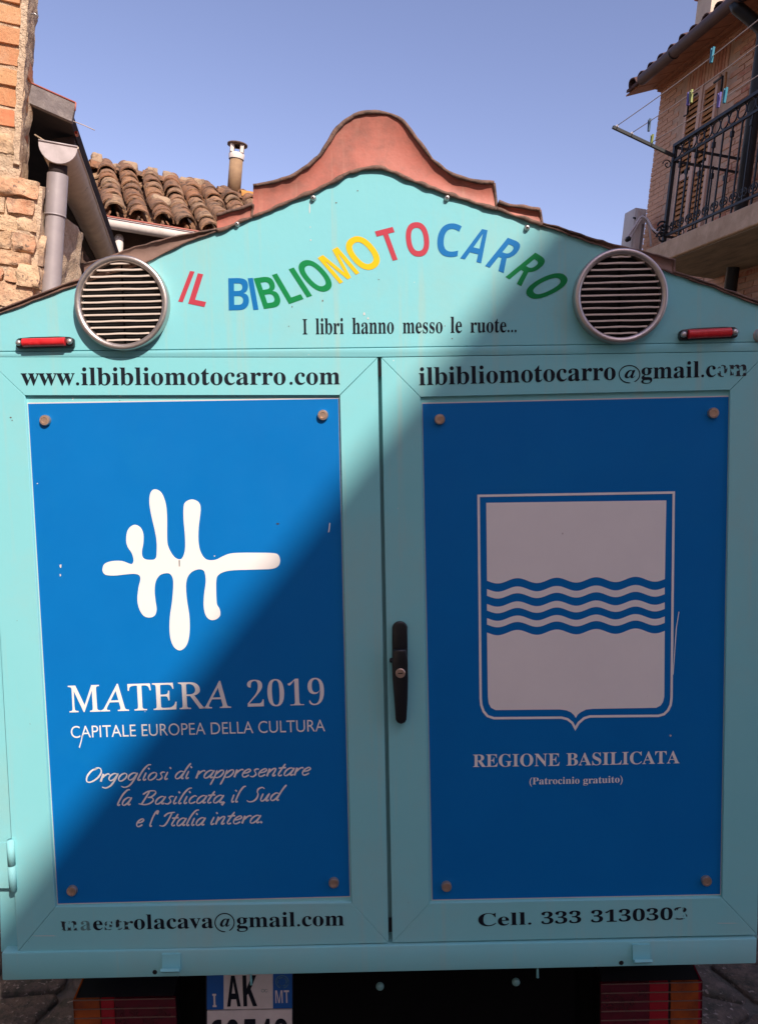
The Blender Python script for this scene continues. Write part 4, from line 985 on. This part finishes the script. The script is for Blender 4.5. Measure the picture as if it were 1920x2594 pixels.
# stones weighing down the tiles
stn = [(95, 100, 90, 105, 'pale pointed stone at the left end of the tiled ridge'), (270, 185, 105, 60, 'low flat stone left of the large round stone on the ridge'),
       (410, 190, 125, 105, 'largest rounded stone on the tiled ridge'), (628, 235, 75, 105, 'narrow upright stone in the middle of the tiled ridge'),
       (775, 268, 95, 80, 'blocky stone right of the upright stone on the ridge'), (948, 312, 115, 60, 'flat pale stone on the ridge, second from the right'),
       (1065, 308, 85, 60, 'small ochre stone on the ridge, nearest the flue'), (705, 500, 150, 85, 'brown stone lying among the tiles below the ridge')]
for i, (x, y, w_, h_, lab) in enumerate(stn):
    yy = 1.36 if i < 7 else .45
    c = hit(CF, 1, yy, *px('C', x, y)); k = (c - CF.inverted() @ CAM).length / F_PX / 3.755
    a_ = w_ * k / 2; b_ = h_ * k / 2 * 1.15
    bm = roughbox((-a_, -a_ * .8, -b_), (a_, a_ * .8, b_), .03, .022, 14, i * 5 + 3, .75); me = bm2me(bm, 'stone', M['rock'], 80)
    o = bpy.data.objects.new('stone', me); COL.objects.link(o); o.matrix_world = CF @ Matrix.Translation(c); o['label'] = lab; o['category'] = 'stone'; o['group'] = 'stones weighing down the roof tiles'

# ------------------------------------------------------------------ right house with the balcony
DD = 8.1
DF = frame(590, W(1884.6, 395, DD), 1)           # X away along the lane, Y towards the lane, Z up
hr = thing('balcony_house', 'tall pink brick house on the right, shutters open above a wrought iron balcony', 'house', DF, (-1, -1, -5.2 - DF.translation.z + 3.0))
GD = BASE[hr.name].z
def dh(k, x, y, off=0.0): return hit(DF, 1, off, *px(k, x, y))
xf = dh('D', 455, 900).x; zt_ = dh('E', 415, 1150).z
print('D wall far corner', xf, 'top', zt_, 'ground', GD)
XN = -6.0
part('wall', MB().box((XN, -3.6, GD), (xf - .01, -.006, zt_ + .12)), hr, mat=M['mortarD'])
# window geometry on the wall
sh = [dh('E', 742, 1300), dh('E', 912, 1228), dh('E', 985, 1165), dh('E', 1165, 1035)]
wx1, wx2 = sh[0].x, sh[3].x                      # far and near edges
wtop = (sh[0].z + sh[3].z) / 2
wtop = max(sh[0].z, sh[3].z)
Z0 = dh('D', 545, 1760, .72).z                   # balcony floor level at the corner post
print('shutters x', [s.x for s in sh], 'z', [s.z for s in sh], 'floor', Z0)
wb = Z0 + .02
brm = [brickmesh('brick', .240, .05, .0505, M['brickD'], 40 + i, .0018) for i in range(5)]
cnt = 0; far_ = MB(); cand = []
lx0, lx1 = wx2 - .10, wx1 + .10; ltop = wtop + .30
z = zt_ - .03; row = 0
while z > Z0 - 2.2:
    x = xf - (0 if row % 2 else .12)
    first = row % 2 == 0
    x = xf
    while x > -1.6:
        l = .118 if first else .240
        first = False
        inside = (x - l < lx1 - .02 and x > lx0 + .02 and wb - .03 < z < ltop)
        if not inside: cand.append((x - l / 2, z, l))
        x -= l + .010
    z -= .0625; row += 1
cand.sort(key=lambda q: (DF @ V((q[0], 0, q[1])) - CAM).length)
hz = Z0 - .35
vis = [q for q in cand if q[1] > Z0 - .75 and q[0] > -.75]; rest = [q for q in cand if q not in vis]
for q in vis[:300]:
    part('brick', brm[R.randrange(5)], hr, loc=(q[0], -.047 + R.uniform(-.002, .003), q[1]), rot=(0, 0, 0), scale=(q[2] / .24, 1, R.uniform(.95, 1.02)))
for q in vis[300:] + rest:
    y_ = R.uniform(-.002, .003); far_.box((q[0] - q[2] / 2, -.03, q[1] - .025), (q[0] + q[2] / 2, y_, q[1] + .025))
o = part('brickwork', far_, hr, mat=M['brickD'], kind='stuff')
# soldier course over the window
x = lx0
i = 0
while x < lx1 - .03:
    part('brick', brm[i % 5], hr, loc=(x + .03, -.046, wtop + .165), rot=(0, math.pi / 2, 0), scale=(1.08, 1, 1)); x += .0625; i += 1
# window opening and shutters
part('window_recess', MB().box((wx2, -.20, wb), (wx1, -.0045, wtop + .02)), hr, mat=M['void'])
wn = bpy.data.objects.new('window', None); COL.objects.link(wn); wn.parent = hr; wn.location = -BASE[hr.name]
mid = (sh[1].x + sh[2].x) / 2
def shut(xa, xb, nm, lab):
    lo, hi = min(xa, xb), max(xa, xb); fr = .045
    for a, b in (((lo, -.004, wb), (lo + fr, .030, wtop)), ((hi - fr, -.004, wb), (hi, .030, wtop)), ((lo + fr, -.004, wtop - .06), (hi - fr, .030, wtop)), ((lo + fr, -.004, wb), (hi - fr, .030, wb + .10)), ((lo + fr, -.004, (wtop + wb) / 2), (hi - fr, .030, (wtop + wb) / 2 + .07))):
        part('shutter_frame', MB().box(a, b), wn, mat=M['woodf'])
    z = wb + .13
    while z < wtop - .09:
        if not ((wtop + wb) / 2 - .05 < z < (wtop + wb) / 2 + .08):
            part('slat', MB().hexa([(lo + fr, .024, z), (hi - fr, .024, z), (hi - fr, .030, z + .006), (lo + fr, .030, z + .006), (lo + fr, -.002, z + .052), (hi - fr, -.002, z + .052), (hi - fr, .004, z + .058), (lo + fr, .004, z + .058)]), wn, mat=M['wood'])
        z += .062
shut(sh[0].x, mid + .012, 'a', ''); shut(mid - .012, sh[3].x, 'b', '')
part('centre_post', MB().box((mid - .030, .0305, wb), (mid + .030, .045, wtop)), wn, mat=M['woodf'])
def bar(k, pts, off, r_, mat, par, nm): part(nm, MB().tube([dh(k, *p, off) for p in pts], r_, 8), par, mat=mat)
bar('E', [(1070, 1085), (1185, 1000), (1165, 1215)], .06, .012, M['iron'], wn, 'shutter_bolt')
bar('E', [(850, 1222), (770, 1280), (740, 1290), (725, 1495), (680, 1520)], .06, .011, M['iron'], wn, 'shutter_bolt')
bar('E', [(1232, 945), (1212, 1170)], .05, .012, M['wood'], wn, 'shutter_bolt')
# eaves
gO = .46
g0 = dh('E', 128, 1045, gO); g1 = dh('E', 1652, -215, gO)
print('gutter', g0, g1)
gz = g0.z
part('gutter', sharp(MB().tube([(g0.x, gO, gz), (XN, gO, gz)], .062, 14).mesh('gutter', M['gutD']), 50), hr)
for xx in (g0.x - .7, g0.x - 1.9, g0.x - 3.1):
    part('gutter_bracket', MB().tube([(xx, gO + .066 * math.cos(t), gz + .066 * math.sin(t)) for t in [math.pi * (.9 + i * .12) for i in range(10)]], .006, 6), hr, mat=M['iron'])
rs = math.radians(22); tn = math.tan(rs)
zr_ = lambda Y: gz + .055 + (gO - Y) * tn          # top of the roof deck
xr0 = xf + .06
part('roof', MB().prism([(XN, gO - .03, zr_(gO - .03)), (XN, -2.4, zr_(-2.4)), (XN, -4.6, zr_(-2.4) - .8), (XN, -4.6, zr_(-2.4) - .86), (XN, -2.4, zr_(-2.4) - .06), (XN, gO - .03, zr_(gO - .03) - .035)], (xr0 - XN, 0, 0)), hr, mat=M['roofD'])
part('gable_wall', MB().prism([(XN, -.05, zt_ + .06), (XN, -.05, zr_(0) - .07), (XN, -2.4, zr_(-2.4) - .07), (XN, -3.6, zt_ + .06)], (xf - XN - .02, 0, 0)), hr, mat=M['mortarD'])
x = xf + .15
while x > -1.2:
    a_, b_ = gO - .07, .012
    part('soffit_tile', MB().hexa([(x - .27, a_, zr_(a_) - .055), (x - .006, a_, zr_(a_) - .055), (x - .006, b_, zr_(b_) - .055), (x - .27, b_, zr_(b_) - .055), (x - .27, a_, zr_(a_) - .037), (x - .006, a_, zr_(a_) - .037), (x - .006, b_, zr_(b_) - .037), (x - .27, b_, zr_(b_) - .037)]), hr, mat=M['eave']); x -= .28
part('cornice_brick', MB().box((XN, -.05, zt_ - .02), (xf + .03, .040, zt_ + .0215)).box((XN, -.05, zt_ + .0225), (xf + .07, .085, zt_ + .0635)), hr, mat=M['eave'])
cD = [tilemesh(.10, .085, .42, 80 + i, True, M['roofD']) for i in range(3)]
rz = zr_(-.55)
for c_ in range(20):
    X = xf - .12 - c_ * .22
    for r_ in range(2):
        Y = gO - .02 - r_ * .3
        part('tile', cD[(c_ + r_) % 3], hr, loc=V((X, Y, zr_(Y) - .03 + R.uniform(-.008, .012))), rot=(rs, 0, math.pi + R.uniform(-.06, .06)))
# chimney
c0 = dh('E', 1075, 330, -.55)
ch = bpy.data.objects.new('chimney', None); COL.objects.link(ch); ch.parent = hr; ch.location = -BASE[hr.name]; ch['label'] = 'cream rendered chimney with a reddish cap'
ctop = dh('E', 1015, 40, -.55).z; cl = dh('E', 862, 200, -.55); 
cw = .17
part('shaft', bevel(MB().box((c0.x - cw, -.55 - cw, rz), (c0.x + cw, -.55 + cw, ctop)).mesh('shaft', M['render']), .006, 1), ch)
part('cap', MB().box((c0.x - cw - .03, -.55 - cw - .03, ctop + .001), (c0.x + cw + .03, -.55 + cw + .03, ctop + .07)), ch, mat=M['trim'])
part('cap', MB().box((c0.x - cw + .03, -.55 - cw + .03, ctop + .071), (c0.x + cw - .03, -.55 + cw - .03, ctop + .30)), ch, mat=M['render'])
part('cap', MB().box((c0.x - cw - .04, -.55 - cw - .04, ctop + .301), (c0.x + cw + .04, -.55 + cw + .04, ctop + .35)), ch, mat=M['trim'])
# dark downspout on the wall near the balcony's end
ds = dh('E', 1640, 700, .13)
dx = dh('D', 1390, 900, .12).x
part('downspout', MB().tube([(dx, gO - .0, gz - .03), (dx, gO - .02, gz - .07), (dx, .16, gz - .20), (dx, .12, gz - .28), (dx, .12, GD)], .062, 14), hr, mat=M['iron'])
# balcony
bo = .72
cp_ = dh('D', 668, 855, bo); zr = cp_.z; xp = cp_.x          # corner post top
print('rail height', zr - Z0, 'post x', xp)
sx = dh('D', 372, 1893, bo + .08); sz = sx.z
sbot = dh('D', 1488, 1620, bo + .08); stop_ = dh('D', 1488, 1397, bo + .08)
print('slab', sx, stop_, sbot)
zs = (sz + stop_.z) / 2; th = stop_.z - sbot.z
xe = XN + 2.6
part('balcony_slab', bevel(MB().box((xe, .004, zs - th), (sx.x, bo + .08, zs)).mesh('balcony_slab', M['slab']), .008, 1), hr)
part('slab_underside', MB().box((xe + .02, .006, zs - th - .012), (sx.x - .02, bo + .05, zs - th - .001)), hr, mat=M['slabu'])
rl = bpy.data.objects.new('railing', None); COL.objects.link(rl); rl.parent = hr; rl.location = -BASE[hr.name]; rl['label'] = 'black wrought iron balcony railing with rings and scrolls'
def rp_(nm, mb): return part(nm, mb, rl, mat=M['iron'])
xn = xe + .06; z1 = zr - .155; z2 = zs + .10
rp_('top_rail', MB().box((xn, bo - .022, zr - .018), (xp + .015, bo + .022, zr + .012)))
rp_('middle_rail', MB().box((xn, bo - .010, z1 - .012), (xp, bo + .010, z1 + .010)))
rp_('bottom_rail', MB().box((xn, bo - .010, z2 - .011), (xp, bo + .010, z2 + .011)))
for zz, nm in ((zr - .02, 'side_top_rail'), (z1, 'side_middle_rail'), (z2, 'side_bottom_rail')): rp_(nm, MB().box((xp - .011, .0, zz - .011), (xp + .011, bo - .023, zz + .011)))
rp_('corner_post', MB().box((xp - .018, bo - .018, zs), (xp + .018, bo + .018, zr - .019)))
def ringv(c_, ax, r_, t_=.006, n=16):
    return MB().tube([c_ + (V((math.cos(2 * math.pi * i / n), 0, math.sin(2 * math.pi * i / n))) if ax == 1 else V((0, math.cos(2 * math.pi * i / n), math.sin(2 * math.pi * i / n)))) * r_ for i in range(n)], t_, 6, closed=True)
x = xp - .075
base_me = ringv(V((0, 0, 0)), 1, .060, .0065).mesh('ring', M['iron'])
while x > xp - 3.2:
    part('ring', base_me, rl).location = V((x, bo, (zr + z1) / 2)); x -= .127
def spiral(c_, ax, s, r_=.055):
    pts = []
    for i in range(26):
        t = i / 25 * 2.6 * math.pi; q = r_ * (1 - i / 32)
        a = V((s * math.cos(t) * q, 0, math.sin(t) * q)) if ax == 1 else V((0, s * math.cos(t) * q, math.sin(t) * q)); pts.append(c_ + a)
    return pts
bal = MB().box((-.0065, -.0065, 0), (.0065, .0065, z1 - z2 + .02)).box((-.014, -.014, (z1 - z2) * .86), (.014, .014, (z1 - z2) * .93)).mesh('baluster', M['iron'])
bal2 = MB().box((-.0065, -.0065, -(z2 - zs) - .0), (.0065, .0065, z1 - z2 + .02)).mesh('baluster', M['iron'])
scr = MB().tube(spiral(V((.05, 0, .065)), 1, 1, .048), .006, 6).tube(spiral(V((-.05, 0, .065)), 1, -1, .048), .006, 6).mesh('scroll', M['iron'])
scs = MB().tube(spiral(V((0, .05, .065)), 0, 1, .045), .006, 6).tube(spiral(V((0, -.05, .065)), 0, -1, .045), .006, 6).mesh('scroll', M['iron'])
i = 0; x = xp - .14
while x > xp - 3.2:
    o = part('baluster', bal2 if i % 2 else bal, rl); o.location = V((x, bo, z2))
    o = part('scroll', scr, rl); o.location = V((x + .07, bo, z2 + .005)); x -= .14; i += 1
y = bo - .15
while y > .05:
    o = part('baluster', bal, rl); o.location = V((xp, y, z2)); o = part('scroll', scs, rl); o.location = V((xp, y + .07, z2)); y -= .145
o = part('scroll', MB().tube(spiral(V((xp + .03, bo + .05, z1 - .03)), 0, 1, .05), .006, 6), rl, mat=M['iron'])
for zz in (.16, .22, .27): o = part('corner_scroll', MB().tube(spiral(V((xp, bo + .03, zs + zz - .08)), 0, 1, .06), .010, 6), rl, mat=M['iron'])
part('wall', MB().box((XN, -.1, GD), (xf - .02, -.0, Z0 - 2.2)), hr, mat=M['mortarD'])

# washing line rack fixed to the corner post
def dx_(k, x, y, xc): return hit(DF, 0, xc, *px(k, x, y))
ra = dx_('D', 640, 955, xp); rb = dx_('D', 45, 672, xp)
rk = thing('washing_line_rack', 'dark metal arm with pale cords reaching out from the balcony corner', 'washing line', DF, ra)
part('arm', MB().box((-.014, -.014, 0), (.014, .014, (rb - ra).length)), rk, mat=M['iron']).rotation_mode = 'QUATERNION'
rk.children[0].rotation_quaternion = (rb - ra).to_track_quat('Z', 'X'); rk.children[0].location = (0, 0, 0)
offs_ = []
for t_, nm in ((.935, 'a'), (.69, 'b'), (.36, 'c')):
    p = ra.lerp(rb, t_); offs_.append(p.y)
    part('hook', MB().tube([p, p + V((0, 0, .035))], .012, 8), rk, mat=M['pgreen'] if nm == 'c' else M['hose'])
    z_ = p.z + .03; pts = [V((xp - s_ * 3.3, p.y, z_ - .05 * math.sin(math.pi * s_))) for s_ in [i / 12 for i in range(13)]]
    part('cord', MB().tube(pts, .0040, 6), rk, mat=M['cord'])
def peg(k, x, y, off, mt, lab, tilt=0):
    c = dh(k, x, y, off); mb = MB()
    for s_ in (-1, 1): mb.hexa([(s_ * .004 - .003, -.006, -.04), (s_ * .004 + .003, -.006, -.04), (s_ * .004 + .003, .006, -.04), (s_ * .004 - .003, .006, -.04), (s_ * .009 - .004, -.006, .04), (s_ * .009 + .004, -.006, .04), (s_ * .009 + .004, .006, .04), (s_ * .009 - .004, .006, .04)])
    me = mb.mesh('peg_halves', M[mt]); me.transform(Matrix.Rotation(tilt, 4, 'Y') @ Matrix.Scale(1.45, 4))
    o = bpy.data.objects.new('clothes_peg', me); COL.objects.link(o); o.matrix_world = DF @ Matrix.Translation(c)
    o['label'] = lab; o['category'] = 'clothes peg'; o['group'] = 'clothes pegs on the washing lines'
peg('E', 1045, 722, offs_[0], 'pcyan', 'cyan clothes peg on the upper cord in front of the brick lintel')
peg('E', 1215, 1250, offs_[1], 'pcyan', 'cyan clothes peg right of the open shutter bolt')
peg('E', 1135, 1310, offs_[1], 'ppurple', 'purple clothes peg beside a cyan one at the right shutter')
peg('E', 738, 1290, offs_[1], 'ppurple', 'thin purple clothes peg at the left shutter')
peg('E', 772, 1265, offs_[1], 'pgreen', 'lime green clothes peg at the left shutter', .2)
peg('D', 405, 655, offs_[1], 'pnavy', 'dark navy clothes peg against the sky', .1)
peg('D', 430, 808, offs_[2], 'pgreen', 'yellow green clothes peg on the dark rack arm')

# air conditioner at the far corner of the wall
a0 = dh('D', 262, 1480, .34); a1 = dh('D', 380, 1860, .04)
acx = xf - .36
pa = dx_('D', 268, 1490, acx); pb = dx_('D', 385, 1500, acx)
zt2 = (pa.z + pb.z) / 2 + .02
print('ac', pa, pb)
ac = thing('air_conditioner', 'grey air conditioner fixed high on the wall beyond the balcony', 'air conditioner', DF, (acx + .3, .2, zt2 - .62))
ya, yb_ = max(pa.y, pb.y), min(pa.y, pb.y); acl = hit(DF, 1, ya, *px('D', 160, 1540)).x - acx; print('ac length', acl)
part('casing', bevel(MB().box((acx, yb_, zt2 - .62), (acx + acl, ya, zt2)).mesh('casing', M['ac']), .012, 2), ac)
part('side_cover', bevel(MB().box((acx - .012, (ya + yb_) / 2 + .01, zt2 - .60), (acx - .001, ya - .02, zt2 - .03)).mesh('side_cover', M['ac']), .006, 1), ac)
part('intake_grille', MB().box((acx - .006, yb_ + .02, zt2 - .60), (acx - .001, (ya + yb_) / 2 - .03, zt2 - .18)), ac, mat=M['acd'])
part('handle_slot', MB().box((acx - .015, (ya + yb_) / 2 + .06, zt2 - .14), (acx - .0125, (ya + yb_) / 2 + .10, zt2 - .12)), ac, mat=M['void'])
for j, dy in enumerate((0, .035)):
    pts = crom([dx_('D', 175 + j * 35, 1790, acx - .04), dx_('D', 260 + j * 20, 1660, acx - .05), dx_('D', 335, 1560 + j * 25, acx - .06), dx_('D', 400, 1640 + j * 10, acx - .06), dx_('D', 425, 1860, acx - .05)], 5)
    part('hose', MB().tube(pts, .013, 8), ac, mat=M['hose'])
part('hose', MB().tube(crom([dx_('D', 335, 1555, acx - .08), dx_('D', 390, 1590, acx - .12), dx_('D', 440, 1680, acx - .2), dx_('D', 500, 1720, acx - .3)], 5), .014, 8), ac, mat=M['hose'])
part('cable', MB().tube(crom([dx_('D', 350, 1545, acx - .09), dx_('D', 405, 1620, acx - .12), dx_('D', 440, 1700, acx - .2), dx_('D', 500, 1760, acx - .3)], 5), .006, 6), ac, mat=M['void'])
part('valve', MB().lathe(dx_('D', 185, 1790, acx - .02), [(.03, 0), (.03, .05)], 10, V((-1, 0, 0)), V((0, 1, 0))), ac, mat=M['iron'])
part('bracket', MB().box((acx + .1, .004, zt2 - .66), (acx + .14, ya, zt2 - .625)).box((acx + acl - .1, .004, zt2 - .66), (acx + acl - .06, ya, zt2 - .625)), ac, mat=M['iron'])

# ------------------------------------------------------------------ the row behind the viewer whose eaves throw the slanting shadow
IT = TM
p1 = TM @ P(1362, 601); p2 = TM @ P(58, 2231)
back = -SUNW
t1 = 9.0
s1 = p1 + back * t1
t2 = (s1.z - p2.z) / back.z
s2 = p2 + back * t2
if s2.y > s1.y: s1, s2 = s2, s1
d = (s1 - s2); d.z = 0; d.normalize()
rgt = d.cross(V((0, 0, 1)))
print('eaves', s1, s2, 'dir', d, 'len', (s1 - s2).length)
KF = Matrix((d, rgt, V((0, 0, 1)))).transposed().to_4x4(); KF.translation = V((s1.x, s1.y, s1.z))
gzk = -s1.z - 1.2
hk = thing('plastered_house', 'plastered house across the lane behind the viewer, its eaves shading the van', 'house', KF, (-3, 2, gzk))
L1 = (s1 - s2).length
xa, xb = 1.2, -L1 - 5
part('roof', MB().prism([(xb, 0, -.10), (xb, 0, 0), (xb, 3.2, 1.15), (xb, 6.4, 0), (xb, 6.4, -.1)], (xa - xb, 0, 0)), hk, mat=M['roofD'])
part('wall', MB().box((xb + .2, .45, gzk), (xa - .2, 6.0, -.101)), hk, mat=M['plaster'])
for i in range(3):
    x = xb + 2 + i * 2.3
    f = part('window', MB().box((x, .41, -1.9), (x + .9, .449, -.7)), hk, mat=M['woodf'])

# unseen houses added behind the viewer to hold back skylight on the van
LB = thing('plastered_house', 'tall unseen plastered house on the left behind the viewer, added to block skylight', 'house', I4, (-2.6, -4, ZGW := -2.2))
part('wall', MB().box((-6.5, -16, ZGW), (-2.3, -.6, 7.2)), LB, mat=M['plaster'])
part('roof', MB().prism([(-6.9, -16.2, 7.2), (-1.95, -16.2, 7.2), (-4.4, -16.2, 8.4)], (0, 15.9, 0)), LB, mat=M['roofD'])
for i in range(3):
    for z in (1.6, 4.4): part('window', MB().box((-2.29, -14 + i * 4.2, z), (-2.25, -13 + i * 4.2, z + 1.4)), LB, mat=M['woodf'])
EB = thing('plastered_house', 'plastered house closing the far end of the lane behind the viewer', 'house', I4, (0, -18, ZGW))
part('wall', MB().box((-2.2, -22, ZGW), (9, -16.5, 7.0)), EB, mat=M['plaster'])
part('roof', MB().prism([(-2.2, -22.4, 7.0), (-2.2, -16.2, 7.0), (-2.2, -19.3, 8.6)], (11.2, 0, 0)), EB, mat=M['roofD'])

FH = thing('sun_bounce_house', 'unseen cream house behind the van, added to bounce sunlight onto the balcony house', 'house', I4, (-1, 15, ZGW))  # added out of sight to reflect sun onto the balcony house
part('wall', MB().box((-5, 14, ZGW), (2.6, 19, 4.0)), FH, mat=M['render'])
part('roof', MB().prism([(-5.3, 13.7, 4.0), (-5.3, 16.5, 4.25), (-5.3, 19.3, 4.0)], (8.2, 0, 0)), FH, mat=M['roofD'])

# scuffs and chips on the left sign and door
for key, x, y, a, b, par, h, mt in (('G', 1267, 289, 9, 6, dl, hP, 'dark'), ('G', 186, 500, 6, 14, dl, hP, 'backing'), ('G', 184, 545, 4, 10, dl, hP, 'backing'), ('G', 952, 450, 4, 5, dl, hP, 'backing'), ('G', 70, 88, 4, 4, dl, hP, 'backing'),
        ('4', 48, 350, 5, 4, dl, hF, 'rim'), ('4', 54, 362, 3, 3, dl, hF, 'rim'), ('4', 515, 259, 3, 3, dl, hF, 'rim'), ('6', 200, 372, 60, 2, dl, hF, 'backing'), ('7', 1510, 318, 55, 1.6, dr, hF, 'backing'), ('R', 1435, 1740, 8, 10, dr, hP, 'ac'), ('R', 720, 398, 6, 10, dr, hP + .0002, 'ac')):
    part('chip', flatpoly([(x + a * math.cos(t) * (.8 + .3 * math.sin(3 * t + x)), y + b * math.sin(t) * (.8 + .2 * math.cos(2 * t))) for t in [i * math.pi / 5 for i in range(10)]], key, h, MB()), par, mat=M[mt])
for x, z in ((-3.6, 1.2), (-.6, 1.2), (1.4, 1.2), (-3.6, -1.6), (1.4, -1.6)):
    f = part('window', MB().box((x - .5, 13.955, z), (x + .5, 13.999, z + 1.3)), FH, mat=M['woodf'])
    part('pane', MB().box((x - .42, 13.945, z + .08), (x - .02, 13.954, z + 1.22)), f, mat=M['blackp']); part('pane', MB().box((x + .02, 13.945, z + .08), (x + .42, 13.954, z + 1.22)), f, mat=M['blackp'])
